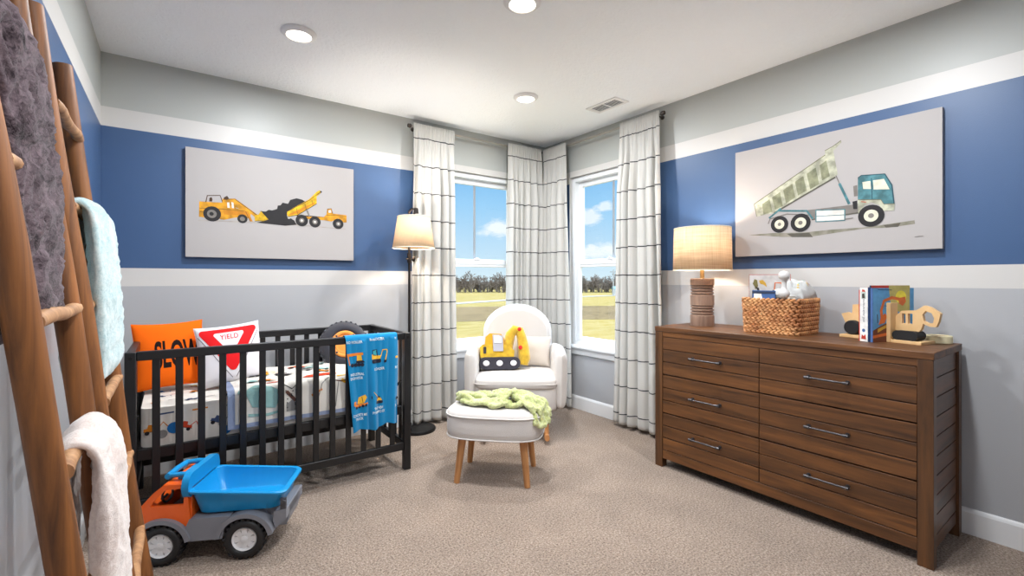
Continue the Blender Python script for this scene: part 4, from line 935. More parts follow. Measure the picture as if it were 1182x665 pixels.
# local: +y faces the room, -y back; x sideways. front of the seat at y = 0
def se(mb, c, r, e1, e2, seg=36, rings=22, mi=0, T=None): mb.ellip(c, r, seg, rings, mi, T, e1, e2)
mb = MB(); se(mb, (0, -.33, .335), (.348, .34, .115), .25, .28); mb.build('seat_base', M_boucle, gc, smooth=180)
mb = MB(); se(mb, (0, -.31, .455), (.338, .335, .058), .45, .25); sc = mb.build('seat_cushion', M_boucle, gc, smooth=180)
mb = MB(); mb.tube([(x, y, .455 + .001) for x, y in rrect(-.336, .336, -.642, .022, .07, 6)] + [(.336, -.048, .456)], .004, 6, caps=False); mb.build('piping', M_welt, sc)
# arms: thick curved slabs that flare outwards and wrap to the back
for s in (-1, 1):
    def arm(u, v, s=s):
        # u around the cross-section (x thickness, z), v front to back
        a = 2 * PI * u; y = -.015 - .60 * v
        top = .705 + .02 * math.sin(v * PI) ; bot = .245; zc = (top + bot) / 2; hz = (top - bot) / 2
        end = (min(1, v / .10) * min(1, (1 - v) / .04)) ; end = max(0.0, end) ** .45; sq = .55 + .45 * end
        ca, sa = math.cos(a), math.sin(a); cx = math.copysign(abs(ca) ** .75, ca); cz = math.copysign(abs(sa) ** .42, sa)
        th = .052 * (.7 + .3 * end if end > 0 else 0)
        yy = y
        inset = (1 - end)
        x = .372 - .07 * max(0, v - .5) + .022 * ((zc + hz * cz) - .5)
        return (s * (x + th * cx * (1 - .5 * inset)), yy + .0, zc + hz * cz * (1 - .10 * inset))
    mb = MB(); nU, nV = 40, 36; mb.grid(arm, nU, nV, closeu=True)
    mb.f.append(list(range(nU))); mb.m.append(0); mb.f.append([nV * nU + k for k in range(nU)]); mb.m.append(0)
    mb.build('armrest', M_boucle, gc, smooth=70, bevel=0)
mb = MB()
def softarch(mb, w, z0, zm, z1, y0, y1, lean, e=.05, mi=0):
    """arch: straight sides from z0 to zm then rounded to z1; thickness y0..y1 with soft edges; lean tilts it back"""
    n = 28
    out = [(-w, z0), (-w, (z0 + zm) / 2)] + [(-w * math.cos(PI * k / n) if True else 0, zm + (z1 - zm) * math.sin(PI * k / n)) for k in range(n + 1)] + [(w, (z0 + zm) / 2), (w, z0)]
    cz = (z0 + z1) / 2; m = len(out); vs = []; fs = []
    lv = []
    for i in range(9):
        a = -PI / 2 + PI * i / 8; lv.append(((y0 + y1) / 2 + (y1 - y0) / 2 * math.sin(a), e * (1 - math.cos(a) ** .6)))
    for y, ins in lv:
        for (x, z) in out:
            fx = 1 - ins / w; zz = cz + (z - cz) * (1 - ins / ((z1 - z0) / 2)) if z > cz else z
            vs.append((x * fx, y - lean * (zz - z0), zz))
    for i in range(8):
        for k in range(m - 1): fs.append((i * m + k, i * m + k + 1, (i + 1) * m + k + 1, (i + 1) * m + k))
        fs.append((i * m + m - 1, i * m, (i + 1) * m, (i + 1) * m + m - 1))
    fs.append(tuple(range(m))); fs.append(tuple(8 * m + k for k in range(m))[::-1])
    mb.add(vs, fs, mi)
mb = MB(); softarch(mb, .325, .30, .80, 1.065, -.72, -.60, .10); bk = mb.build('backrest', M_boucle, gc, smooth=60)
mb = MB(); softarch(mb, .285, .47, .80, 1.020, -.61, -.590, .10, .018); mb.build('inner_back', M_boucle, bk, smooth=60)
for s in (-1, 1):
    x = s * .25
    pts = [(x, .10 - .80 * i / 14, .028 + .075 * ((i - 6.5) / 7.5) ** 2 * (1 if i > 6.5 else .55)) for i in range(15)]
    r_ = MB().tube(pts, .021, 10, flat=1.15).build('rocker', M_oak, gc, smooth=50)
    for yy in (.03, -.52): MB().cyl((x, yy - .02, .055), (x * .96, yy - .06, .26), .019, .024, 12).build('leg', M_oak, gc, smooth=50)
MB().cyl((-.25, -.02, .075), (.25, -.02, .075), .015, seg=12).cyl((-.25, -.52, .09), (.25, -.52, .09), .015, seg=12).build('stretcher', M_oak, gc, smooth=50)

def w2(loc, lx_, ly_, lz_):   # point in the chair's frame -> world
    a = R(142.0); return (loc[0] + lx_ * math.cos(a) - ly_ * math.sin(a), loc[1] + lx_ * math.sin(a) + ly_ * math.cos(a), lz_)
GC = (2.222, 3.002)
# lumbar pillow (x in the chair's frame: negative = viewer's right)
mb = MB(); f = pillow(mb, .36, .27, .12)
o = mb.build('lumbar_pillow', mat('oatmeal linen', (206, 195, 184), .95, bump=.25, bscale=300), smooth=180, fix=False)
tag(o, 'small oatmeal cushion on the glider behind the plush excavator', 'cushion'); place(o, w2(GC, -.125, -.50, .650), -16, -36 - 5, 2)
# plush excavator
M_yp = mat('yellow plush', (222, 178, 40), .95, sheen=.5, bump=.3, bscale=140, var=.15, vscale=20); M_yp2 = mat('gold plush', (214, 160, 30), .95, sheen=.4, bump=.3, bscale=140); M_bp = mat('charcoal plush track', (48, 46, 56), .95, sheen=.3, bump=.2, bscale=140)
M_gp = mat('grey felt', (176, 176, 186), .9); M_wp = mat('white felt', (232, 230, 234), .9); M_rp = mat('red felt', (206, 44, 36), .9)
ex = thing('excavator_plush', 'yellow plush excavator toy with a black track sitting on the glider', 'plush toy', w2(GC, .125, -.335, .512))
ex.rotation_euler = (Matrix.Rotation(R(-32), 3, 'Z') @ Matrix.Rotation(R(-10), 3, 'X')).to_euler()
mb = MB(); mb.prism([rrect(-.20, .155, 0, .105, .050, 8)], -.075, .045, 'xz'); tk = mb.build('track', M_bp, ex, bevel=.025, seg=5, smooth=60)
mb = MB()
for x in (-.14, -.025, .095): mb.ellip((x, -.076, .052), (.028, .010, .024), 14, 8)
mb.build('track_wheel', M_wp, tk, smooth=180)
mb = MB(); mb.prism([[(-.19, .10), (.10, .10), (.105, .16), (.05, .20), (.04, .21), (-.17, .215), (-.195, .19)]], -.065, .04, 'xz'); mb.build('body', M_yp, ex, bevel=.022, seg=5, smooth=60)
mb = MB(); mb.prism([[(-.155, .20), (.02, .20), (.015, .27), (-.01, .305), (-.11, .31), (-.145, .28)]], -.055, .03, 'xz'); cb = mb.build('cab', M_yp2, ex, bevel=.022, seg=5, smooth=60)
mb = MB(); mb.prism([[(-.078, .155), (.008, .155), (.006, .285), (-.03, .298), (-.085, .298)]], -.076, -.05, 'xz', 1); mb.prism([[(-.07, .225), (-.004, .225), (-.008, .275), (-.03, .288), (-.075, .288)]], -.080, -.07, 'xz', 0); mb.build('window_patch', [M_wp, M_gp], ex, bevel=.004, smooth=60)
mb = MB(); mb.prism([rrect(-.165, -.140, .135, .195, .008)], -.072, -.06, 'xz'); mb.build('vent_patch', M_bp, ex, bevel=.003, smooth=60)
mb = MB(); mb.tube([(.045, -.01, .13), (.055, -.015, .22), (.075, -.015, .30), (.115, -.015, .345), (.155, -.015, .335), (.175, -.018, .27), (.19, -.02, .18), (.195, -.02, .09), (.185, -.02, .035)], [.045, .046, .044, .042, .042, .044, .050, .054, .040], 20, flat=1.0)
bm_ = mb.build('boom', M_yp, ex, smooth=70)
mb = MB(); mb.ellip((.152, -.057, .345), (.017, .008, .017), 14, 8); mb.build('red_dot', M_rp, bm_, smooth=180); mb = MB(); mb.ellip((.160, -.062, .185), (.019, .008, .019), 14, 8); mb.build('red_dot', M_rp, bm_, smooth=180)

# ------------------------------------------------------------------ ottoman
ot = thing('ottoman', 'cream upholstered footstool on oak legs in front of the glider', 'footstool', (1.745, 2.568, 0), R(135.0))
def pad(u, v, A=.315, B=.235, z0=.285, z1=.478):
    a = 2 * PI * u; sg = lambda q, e: math.copysign(abs(q) ** e, q)
    x, y = A * sg(math.cos(a), .55), B * sg(math.sin(a), .55)
    prof = [(0, z0), (.80, z0), (.93, z0 + .004), (.985, z0 + .022), (1.0, z0 + .055), (1.0, z1 - .062), (.985, z1 - .040), (.955, z1 - .022), (.86, z1 - .008), (.6, z1 - .001), (.3, z1 + .003), (0, z1 + .004)]
    i = int(round(v * (len(prof) - 1))); return (x * prof[i][0], y * prof[i][0], prof[i][1])
mb = MB().grid(pad, 64, 11, closeu=True); pd = mb.build('cushion', M_boucle, ot, smooth=180)
for z in (.436, .300):
    mb = MB(); pts = []
    for k in range(65):
        a = 2 * PI * k / 64; sg = lambda q, e: math.copysign(abs(q) ** e, q); q = 1.0 if z > .4 else .99
        pts.append((.317 * q * sg(math.cos(a), .55), .237 * q * sg(math.sin(a), .55), z))
    mb.tube(pts, .0045, 6, caps=False); mb.build('piping', M_welt, pd, smooth=180)
for sx1 in (-1, 1):
    for sy1 in (-1, 1):
        MB().cyl((sx1 * .228, sy1 * .172, 0), (sx1 * .195, sy1 * .14, .30), .0185, .027, 16).build('leg', M_oak, ot, smooth=50, bevel=.002)

# throw: chunky gathered ropes of plush merged to one soft mass
M_green = plush('sage green plush', (216, 220, 166), (160, 168, 104), 120)
def throw():
    rnd = random.Random(21); mb = MB()
    # local frame of the ottoman: x = sideways (-x is the viewer's right), top z .48
    zt = .480
    def rope(p, r): 
        pts = []; 
        n = len(p)
        for i in range((n - 1) * 5 + 1):
            k = min(n - 2, i // 5); t = (i - k * 5) / 5; a = [Vector(q) for q in (p[max(0, k - 1)], p[k], p[k + 1], p[min(n - 1, k + 2)])]
            pts.append(.5 * ((2 * a[1]) + (-a[0] + a[2]) * t + (2 * a[0] - 5 * a[1] + 4 * a[2] - a[3]) * t * t + (-a[0] + 3 * a[1] - 3 * a[2] + a[3]) * t ** 3))
        m = len(pts); pts = [Vector((p_.x, p_.y, p_.z + .006 * math.sin(i_ * .8 + r * 900))) for i_, p_ in enumerate(pts)]; mb.tube(pts, [r * .88 * (1 + .18 * math.sin(i * .9 + r * 400)) * (.75 if i in (0, m - 1) else 1) for i in range(m)], 10, flat=.8)
    rope([(.27, .02, zt + .015), (.20, .06, zt + .04), (.10, .10, zt + .02), (.00, .115, zt + .025), (-.08, .10, zt + .04)], .026)
    rope([(.28, -.03, zt + .02), (.20, .0, zt + .045), (.10, .04, zt + .04), (.02, .09, zt + .03), (-.05, .12, zt + .02)], .028)
    rope([(.26, -.08, zt + .02), (.15, -.05, zt + .03), (.05, -.01, zt + .04), (-.03, .05, zt + .055), (-.07, .10, zt + .05)], .030)
    rope([(.22, .08, zt + .012), (.14, .12, zt + .02), (.04, .145, zt + .018), (-.06, .15, zt + .02), (-.11, .10, zt + .03)], .022)
    rope([(.02, -.04, zt + .03), (-.05, -.01, zt + .065), (-.09, .05, zt + .075), (-.07, .11, zt + .05), (-.04, .14, zt + .02)], .027)
    rope([(.05, -.08, zt + .025), (-.04, -.06, zt + .05), (-.12, -.02, zt + .06), (-.19, .04, zt + .045), (-.25, .09, zt + .03), (-.30, .12, zt - .02), (-.325, .13, zt - .09)], .028)
    rope([(.0, -.11, zt + .02), (-.10, -.08, zt + .045), (-.18, -.03, zt + .05), (-.26, .03, zt + .03), (-.325, .07, zt - .02), (-.345, .09, zt - .10)], .028)
    rope([(-.10, .02, zt + .05), (-.17, .08, zt + .04), (-.23, .13, zt + .02), (-.27, .165, zt - .03), (-.285, .18, zt - .10)], .026)
    rope([(-.05, -.13, zt + .015), (-.16, -.11, zt + .03), (-.25, -.06, zt + .03), (-.33, .0, zt - .0), (-.352, .03, zt - .08)], .024)
    rope([(-.335, .02, zt - .055), (-.345, .07, zt - .085), (-.33, .13, zt - .10), (-.29, .175, zt - .09)], .022)
    rope([(.24, -.05, zt + .01), (.17, .02, zt + .022), (.08, .08, zt + .012), (0, .13, zt + .01)], .02)
    rope([(-.08, .13, zt + .01), (-.16, .12, zt + .015), (-.22, .09, zt + .02)], .024)
    rope([(.10, -.10, zt + .012), (-.02, -.12, zt + .012), (-.14, -.12, zt + .015)], .022)
    o = mb.build('throw_blanket', M_green, smooth=180)
    m = o.modifiers.new('Remesh', 'REMESH'); m.mode = 'VOXEL'; m.voxel_size = .0055; m.use_smooth_shade = True
    s = o.modifiers.new('Smooth', 'SMOOTH'); s.factor = .5; s.iterations = 1
    tx = bpy.data.textures.new('plush lumps', 'CLOUDS'); tx.noise_scale = .028; d = o.modifiers.new('Displace', 'DISPLACE'); d.texture = tx; d.strength = .020; d.mid_level = .5
    o.location = (1.745, 2.568, 0.004); o.rotation_euler = (0, 0, R(135)); tag(o, 'crumpled sage green plush throw draped over the footstool', 'blanket')
throw()

# ------------------------------------------------------------------ toy dump truck
M_tb = mat('bright blue plastic', (20, 142, 204), .28, spec=.5); M_to = mat('orange plastic', (250, 104, 28), .3, spec=.5); M_tg = mat('grey plastic', (132, 134, 142), .45); M_tk = mat('black tyre plastic', (30, 30, 32), .5); M_tw = mat('white hub plastic', (236, 236, 238), .4); M_td = mat('dark grey plastic', (72, 72, 78), .5)
tt_ = thing('toy_dump_truck', 'big plastic toy dump truck, blue bed and orange cab, on the carpet by the crib', 'toy truck', (.333, 2.611, 0), R(153.5))
WR = .093
for wx in (0, .352):
    for s in (-1, 1):
        T = Matrix.Translation((wx, s * .128, WR)) @ Matrix.Rotation(R(-90 * s), 4, 'X')
        mb = MB().lathe([(.052, -.032), (.070, -.034), (.082, -.030), (.088, -.018), (.088, .018), (.084, .028), (.074, .034), (.062, .034), (.056, .028), (.054, .012)], 40, 0, T)
        for k in range(22):
            a = 2 * PI * k / 22; mb.box(.084, WR, -.0065, .0065, -.028, .026, 0, T @ Matrix.Rotation(a, 4, 'Z') @ Matrix.Rotation(R(14), 4, 'X'))
        wh = mb.build('wheel', M_tk, tt_, smooth=50)
        mb = MB().lathe([(0, .004), (.055, .006), (.056, .022), (.052, .029), (.047, .026), (.044, .014), (.016, .014), (.015, .026), (0, .028)], 36, 0, T)
        for k in range(8):
            a = 2 * PI * k / 8; TT = T @ Matrix.Rotation(a, 4, 'Z'); mb.prism([[(.014, -.009), (.047, -.014), (.047, .014), (.014, .009)]], .010, .022, 'xy', 0, TT)
        mb.build('hub', M_tw, wh, smooth=40)
    MB().cyl((wx, -.10, WR), (wx, .10, WR), .010, seg=12).build('axle', M_td, tt_)
ch = MB().prism([[(-.165, .115), (.46, .115), (.47, .15), (.46, .19), (.23, .200), (-.13, .215), (-.178, .21), (-.178, .16)]], -.088, .088, 'xz')
ch.prism([[(.095, .103), (.232, .103), (.25, .165), (.232, .205), (.06, .205), (.085, .15)]], -.150, .150, 'xz')
ch.prism([[(-.178, .16), (-.130, .125), (-.118, .16), (-.125, .205), (-.178, .212)]], -.135, .135, 'xz')
ch.build('chassis', M_tg, tt_, bevel=.007, seg=3)
for wx in (0, .352):
    for s in (-1, 1):
        outer = [(wx + .128 * math.cos(R(a)), WR - .003 + .124 * math.sin(R(a))) for a in range(8, 173, 9)]; inner = [(wx + .106 * math.cos(R(a)), WR - .003 + .104 * math.sin(R(a))) for a in range(172, 7, -9)]
        y0, y1 = sorted((s * .085, s * .162)); MB().prism([outer + inner], y0, y1, 'xz').build('fender', M_tg, tt_, bevel=.004, smooth=40)
# cab
side = [(.232, .165), (.245, .335), (.262, .362), (.345, .362), (.385, .33), (.452, .255), (.468, .215), (.465, .15), (.44, .14), (.43, .175), (.40, .20), (.352, .212), (.30, .20), (.27, .17), (.255, .14), (.235, .14)]
hole = [(.262, .268), (.258, .325), (.275, .342), (.335, .340), (.385, .292), (.398, .268)]
cab = MB()
for s in (-1, 1):
    y0, y1 = sorted((s * .125, s * .139)); cab.prism([side, hole], y0, y1, 'xz')
cab.box(.232, .246, -.126, .126, .165, .345)                       # rear panel
cab.prism([[(.258, .350), (.345, .350), (.345, .362), (.258, .362)]], -.126, .126, 'xz')
cab.prism([[(.385, .20), (.468, .215), (.452, .255), (.420, .268), (.385, .262)]], -.126, .126, 'xz')
cab.prism([[(.43, .14), (.465, .15), (.468, .215), (.43, .21)]], -.126, .126, 'xz')
for y in (-.105, .105): cab.prism([[(.340, .362), (.348, .362), (.452, .256), (.444, .252)]], y - .02, y + .02, 'xz')
cb_ = cab.build('cab', M_to, tt_, bevel=.004, smooth=40)
MB().box(.27, .30, -.09, .09, .20, .31).box(.27, .36, -.09, .09, .19, .225).build('seat', M_td, cb_, bevel=.008)
MB().tube([(.372 + .012 * math.cos(2 * PI * k / 24) * .5, .05 + .032 * math.cos(2 * PI * k / 24), .285 + .032 * math.sin(2 * PI * k / 24)) for k in range(25)], .005, 8, caps=False).cyl((.372, .05, .285), (.41, .05, .25), .006).build('steering_wheel', M_td, cb_, smooth=180)
for s in (-1, 1): MB().lathe([(0, 0), (.02, 0), (.022, .006), (.014, .012), (0, .013)], 20, 0, Matrix.Translation((.467, s * .085, .19)) @ Matrix.Rotation(R(90), 4, 'Y')).build('headlight', M_tw, cb_)
MB().box(.455, .492, -.14, .14, .115, .150).build('bumper', M_tg, tt_, bevel=.008)
# tub
def ringp(x0, x1, y, r, zf, n=6, wob=0.0):
    out = []; ps = rrect(x0, x1, -y, y, r, n); k = len(ps)
    for i, p in enumerate(ps):
        q = ps[(i + 1) % k]; l = math.hypot(q[0] - p[0], q[1] - p[1]); m = 24 if l > .12 else 1
        for j in range(m):
            x = p[0] + (q[0] - p[0]) * j / m; yy = p[1] + (q[1] - p[1]) * j / m
            w = wob * math.tanh(3 * math.sin(x * 78)) * (1 if abs(yy) > y - .002 else 0) * min(1, j, m - j)
            out.append((x, yy + math.copysign(w, yy), zf(x)))
    return out
rimz = lambda x: .300 + (x + .175) * .085
lv = [ringp(-.125, .195, .108, .03, lambda x: .208), ringp(-.142, .210, .119, .035, lambda x: .216, wob=.003), ringp(-.160, .234, .139, .04, lambda x: rimz(x) - .030, wob=.003), ringp(-.166, .240, .144, .04, lambda x: rimz(x) - .016), ringp(-.178, .252, .158, .045, lambda x: rimz(x) - .014),
      ringp(-.180, .254, .160, .045, lambda x: rimz(x) - .004), ringp(-.174, .248, .154, .042, lambda x: rimz(x) + .001), ringp(-.158, .232, .140, .036, lambda x: rimz(x) - .001), ringp(-.152, .228, .134, .034, lambda x: rimz(x) - .022, wob=.003), ringp(-.124, .200, .107, .03, lambda x: .232, wob=.003), ringp(-.118, .194, .102, .03, lambda x: .226)]
vs = [p for r_ in lv for p in r_]; m = len(lv[0]); fs = [(i * m + k, i * m + (k + 1) % m, (i + 1) * m + (k + 1) % m, (i + 1) * m + k) for i in range(len(lv) - 1) for k in range(m)]
fs.append(tuple(range(m))[::-1]); fs.append(tuple((len(lv) - 1) * m + k for k in range(m)))
tub = MB().add(vs, fs)
tb_ = tub.build('dump_bed', M_tb, tt_, bevel=.003, seg=2, smooth=45)
hb = [(-.140, .300), (-.158, .335), (-.160, .352), (-.150, .385), (-.132, .402), (-.108, .406), (.108, .406), (.132, .402), (.150, .385), (.160, .352), (.158, .335), (.140, .300)]
mb = MB(); mb.prism([hb], .232, .262, 'yz'); mb.build('headboard', M_tb, tb_, bevel=.009, seg=4, smooth=45)
mb = MB()
for s in (-1, 1): mb.tube([(.25, s * .085, .385), (.30, s * .085, .388), (.345, s * .080, .384)], .012, 12, flat=1.0)
mb.tube([(.352, -.088, .382), (.356, 0, .384), (.352, .088, .382)], .014, 12)
mb.box(.25, .31, -.085, .085, .366, .376)
mb.build('handle', M_tb, tb_, smooth=50)
MB().box(-.176, -.150, .118, .134, .19, .262).cyl((-.165, .130, .245), (-.165, .142, .245), .012).build('hinge', M_td, tt_, bevel=.002)
# ------------------------------------------------------------------ dresser
M_wal = wood('walnut stained wood', (116, 72, 34), (56, 33, 15), 'Y', .5, 1.0, island=.22, streak=11.0, coat=.08)
M_walz = wood('walnut stained wood upright', (104, 66, 34), (54, 33, 17), 'Z', .40, 1.0, island=.12, streak=11.0, coat=.2)
M_walx = wood('walnut stained end boards', (108, 66, 36), (56, 34, 18), 'X', .42, 1.0, island=.18, streak=11.0, coat=.2)
M_gap = mat('painted gap shade', (22, 14, 9), .8); M_pull = mat('gunmetal pull', (88, 86, 88), .35, .85)  # near-black carcass colour stands in for the shade in the drawer gaps
DX0, DX1, DY0, DY1, DT = 2.735, 3.255, .565, 2.045, .972
ds = thing('dresser', 'wide walnut six drawer dresser against the right wall under the truck print', 'dresser', (DX0, DY0, 0))
dw_, dd_ = DY1 - DY0, DX1 - DX0
MB().box(-.002, dd_, -.002, dw_ + .002, DT - .034, DT).build('top', M_wal, ds, bevel=.003)
for y in (0, dw_ - .058):
    for x in (0, dd_ - .052):
        MB().box(x, x + .052, y, y + .058, 0, DT - .034).build('leg', M_walz, ds, bevel=.002)
MB().box(.004, .03, .058, dw_ - .058, DT - .068, DT - .034).build('top_rail', M_wal, ds, bevel=.001)
MB().box(.004, .03, .058, dw_ - .058, .062, .122).build('bottom_rail', M_wal, ds, bevel=.002)
MB().box(.030, .045, .058, dw_ - .058, .06, DT - .034).box(dd_ - .03, dd_ - .02, .058, dw_ - .058, .06, DT - .034).box(.045, dd_ - .03, .03, dw_ - .03, .08, .09).build('carcass', M_gap, ds, smooth=0)
# ends: recessed boards framed by the legs
for y0, y1, nm in ((.012, .030, 'a'), (dw_ - .030, dw_ - .012, 'b')):
    mb = MB(); n = 9; z0, z1 = .125, DT - .036
    mb.box(.052, dd_ - .052, y0, y1, .062, .122)
    for i in range(n):
        a = z0 + (z1 - z0) * i / n; b = z0 + (z1 - z0) * (i + 1) / n; mb.box(.052, dd_ - .052, y0, y1, a + .0024, b - .0024)
    mb.build('end_panel', M_walx, ds, bevel=.0015)
ysplit = 1.331 - DY0
cols = [(.060, ysplit - .002), (ysplit + .002, dw_ - .060)]; rows = [(.124, .376), (.380, .640), (.644, .902)]
hw_ = {0: (.885 - DY0, 1.078 - DY0), 1: (1.560 - DY0, 1.762 - DY0)}
for ci, (y0, y1) in enumerate(cols):
    for (z0, z1) in rows:
        mb = MB(); h = (z1 - z0) / 3
        for i in range(3): mb.box(.004, .028, y0, y1, z0 + h * i + (.0026 if i else .002), z0 + h * (i + 1) - (.0026 if i < 2 else .002))
        dr_ = mb.build('drawer', M_wal, ds, bevel=.0012)
        a, b = hw_[ci]; zc = z0 + (z1 - z0) * .53
        mb = MB().cyl((-.026, a, zc), (-.026, b, zc), .0052, seg=12)
        for y in (a + .008, b - .008): mb.cyl((.006, y, zc), (-.028, y, zc), .006, seg=12).cyl((.004, y, zc), (-.001, y, zc), .011, seg=14).cyl((-.026, y - .012, zc), (-.026, y + .012, zc), .0085, seg=12)
        mb.build('handle', M_pull, dr_, smooth=50)

# ------------------------------------------------------------------ table lamp
M_lampw = wood('turned grey brown wood', (158, 130, 112), (128, 102, 86), 'Z', .5, 1.6, island=.02, streak=9.0)
M_brass = mat('brushed brass', (206, 166, 110), .35, .8); M_shade2 = cloth('oatmeal linen shade', (238, 216, 184), .24, rgb2=(214, 188, 152), wscale=150.0)
tl = thing('table_lamp', 'table lamp with a ribbed wooden base and linen drum shade on the dresser', 'lamp', (3.030, 1.868, DT))
prof = [(0, 0), (.078, 0), (.080, .006), (.080, .085), (.077, .088)]
z = .088
for i in range(3): prof += [(.069, z + .003), (.069, z + .008), (.078, z + .011), (.078, z + .021), (.069, z + .024)]; z += .024
prof += [(.080, z + .006), (.080, z + .085), (.077, z + .088)]; z += .088
for i in range(3): prof += [(.069, z + .003), (.069, z + .008), (.078, z + .011), (.078, z + .021), (.069, z + .024)]; z += .024
prof += [(.080, z + .006), (.080, z + .055), (.077, z + .060), (0, z + .060)]
prof = [(a, b * .88) for a, b in prof]
MB().lathe(prof, 48).build('base', M_lampw, tl, smooth=30); zt = (z + .060) * .88
MB().cyl((0, 0, zt), (0, 0, zt + .09), .016, .014, 16).cyl((0, 0, zt + .09), (0, 0, zt + .17), .012).cyl((0, 0, .68), (0, 0, .700), .010, .013, 14).build('stem', M_brass, tl, smooth=50)
mb = MB().lathe([(.196, .392), (.190, .690)], 56); mb.f = [f for f in mb.f if len(f) == 4]; mb.m = [0] * len(mb.f)
sh2 = mb.build('lamp_shade', M_shade2, tl, smooth=60, fix=False); m_ = sh2.modifiers.new('Solid', 'SOLIDIFY'); m_.thickness = .0025
for r_, z_ in ((.1955, .393), (.1895, .689)):
    mb = MB(); ringtube(mb, r_, z_, .003); mb.build('shade_trim', M_shade_in, sh2)
MB().tube([(-.189, 0, .684), (.189, 0, .684)], .002, 6).tube([(0, -.189, .684), (0, .189, .684)], .002, 6).build('spider', M_brass, sh2)
MB().ellip((0, 0, .50), (.028, .028, .040)).build('bulb', M_bulb, tl)
point('table_lamp_light', (3.030, 1.868, DT + .56), 13, (1, .93, .84), .045)

# ------------------------------------------------------------------ woven basket and what is in it
def basket_mat():
    return mat('braided water hyacinth', (206, 150, 96), .6, var=.3, vscale=10, bump=.25, bscale=220, island=.2, rgb2=(158, 98, 54))
bk_ = thing('woven_basket', 'braided brown rectangular basket in the middle of the dresser top', 'basket', (3.045, 1.350, DT), 0)
bw, bd_, bh = .155, .142, .205
mb = MB(); rnd = random.Random(4)
rowsN = 8
for r_ in range(rowsN):
    z = .013 + r_ * (bh - .02) / (rowsN - 1); fl = 1 + .06 * r_ / rowsN
    path = rrect(-bd_ * fl, bd_ * fl, -bw * fl, bw * fl, .030, 8)
    per = []; 
    P_ = [Vector((p[0], p[1])) for p in path] + [Vector(path[0])]
    Lc = [0]
    for a, b in zip(P_, P_[1:]): Lc.append(Lc[-1] + (b - a).length)
    n = 42; 
    for i in range(n):
        for strand in (0, 1):
            s = ((i + strand * .5 + r_ * .37) % n) / n * Lc[-1]
            k = max(j for j in range(len(Lc) - 1) if Lc[j] <= s + 1e-9); t = (s - Lc[k]) / max(1e-9, Lc[k + 1] - Lc[k]); p = P_[k].lerp(P_[k + 1], t); d = (P_[k + 1] - P_[k]).normalized()
            tang = Vector((d.x, d.y, 0)); nrm = Vector((d.y, -d.x, 0)); up3 = Vector((0, 0, 1)); sg_ = 1 if strand else -1
            ax = (tang * .86 + up3 * .5 * sg_).normalized(); bx = ax.cross(nrm)
            M3 = Matrix((ax, nrm, bx)).transposed()
            mb.ellip((p.x + nrm.x * .003 + rnd.uniform(-.001, .001), p.y + nrm.y * .003, z + sg_ * .0058 + rnd.uniform(-.001, .001)), (.0185, .0100, .0098), 10, 6, M=M3)
M_bas = basket_mat()
mb.build('braided_wall', M_bas, bk_, smooth=180, fix=False)
inn = MB(); a0_ = rrect(-bd_ + .008, bd_ - .008, -bw + .008, bw - .008, .026, 6); a1_ = rrect(-bd_ * 1.05 + .006, bd_ * 1.05 - .006, -bw * 1.05 + .006, bw * 1.05 - .006, .028, 6); n = len(a0_)
inn.add([(p[0], p[1], .006) for p in a0_] + [(p[0], p[1], bh - .01) for p in a1_], [(i, (i + 1) % n, n + (i + 1) % n, n + i) for i in range(n)] + [tuple(range(n))])
o = inn.build('lining', mat('basket inside', (120, 80, 50), .8), bk_, smooth=40); m_ = o.modifiers.new('Solid', 'SOLIDIFY'); m_.thickness = .004
BC = (3.045, 1.350)
BP = {'card': (206, 200, 196), 'redb': (206, 92, 78), 'orb': (222, 112, 50), 'ylb': (214, 164, 56), 'dk': (60, 52, 46), 'olb': (120, 110, 60), 'blb': (70, 104, 160), 'wh': (244, 242, 238), 'cr': (226, 206, 176), 'cov': (96, 160, 206), 'cov2': (196, 182, 104), 'moon': (246, 226, 70), 'grd': (120, 66, 44), 'navy': (40, 52, 80), 'rds': (196, 60, 44), 'grl': (190, 204, 196)}
BK = list(BP); BM = [mat('paper ' + k, BP[k], .55, var=.10, vscale=30) for k in BK]; BI = {k: i for i, k in enumerate(BK)}
def book(name, label, cat, w, h, t, front, back, spine, deco=None, group=None, pages='wh', spine_deco=None):
    """upright book: local x = cover width (spine at x=0), z up, cover faces -y, spine faces -x"""
    o = thing(name, label, cat, (0, 0, 0), 0, group); c = .0025
    mb = MB(); mb.box(0, w, -t / 2, -t / 2 + c, 0, h, BI[front]); mb.box(0, w, t / 2 - c, t / 2, 0, h, BI[back]); mb.box(-.0005, c, -t / 2, t / 2, 0, h, BI[spine])
    if deco: draw(mb, deco, lambda u, v, l: (u, -t / 2 - l, v), BI)
    if spine_deco: spine_deco(mb, lambda u, v, l=0: (-.001 - l, u, v))
    mb.build('cover', BM, o, smooth=0, fix=False)
    MB().box(c, w - .004, -t / 2 + c, t / 2 - c, .003, h - .003, 0).build('pages', mat('page edges', (236, 230, 216), .8), o, smooth=0)
    return o
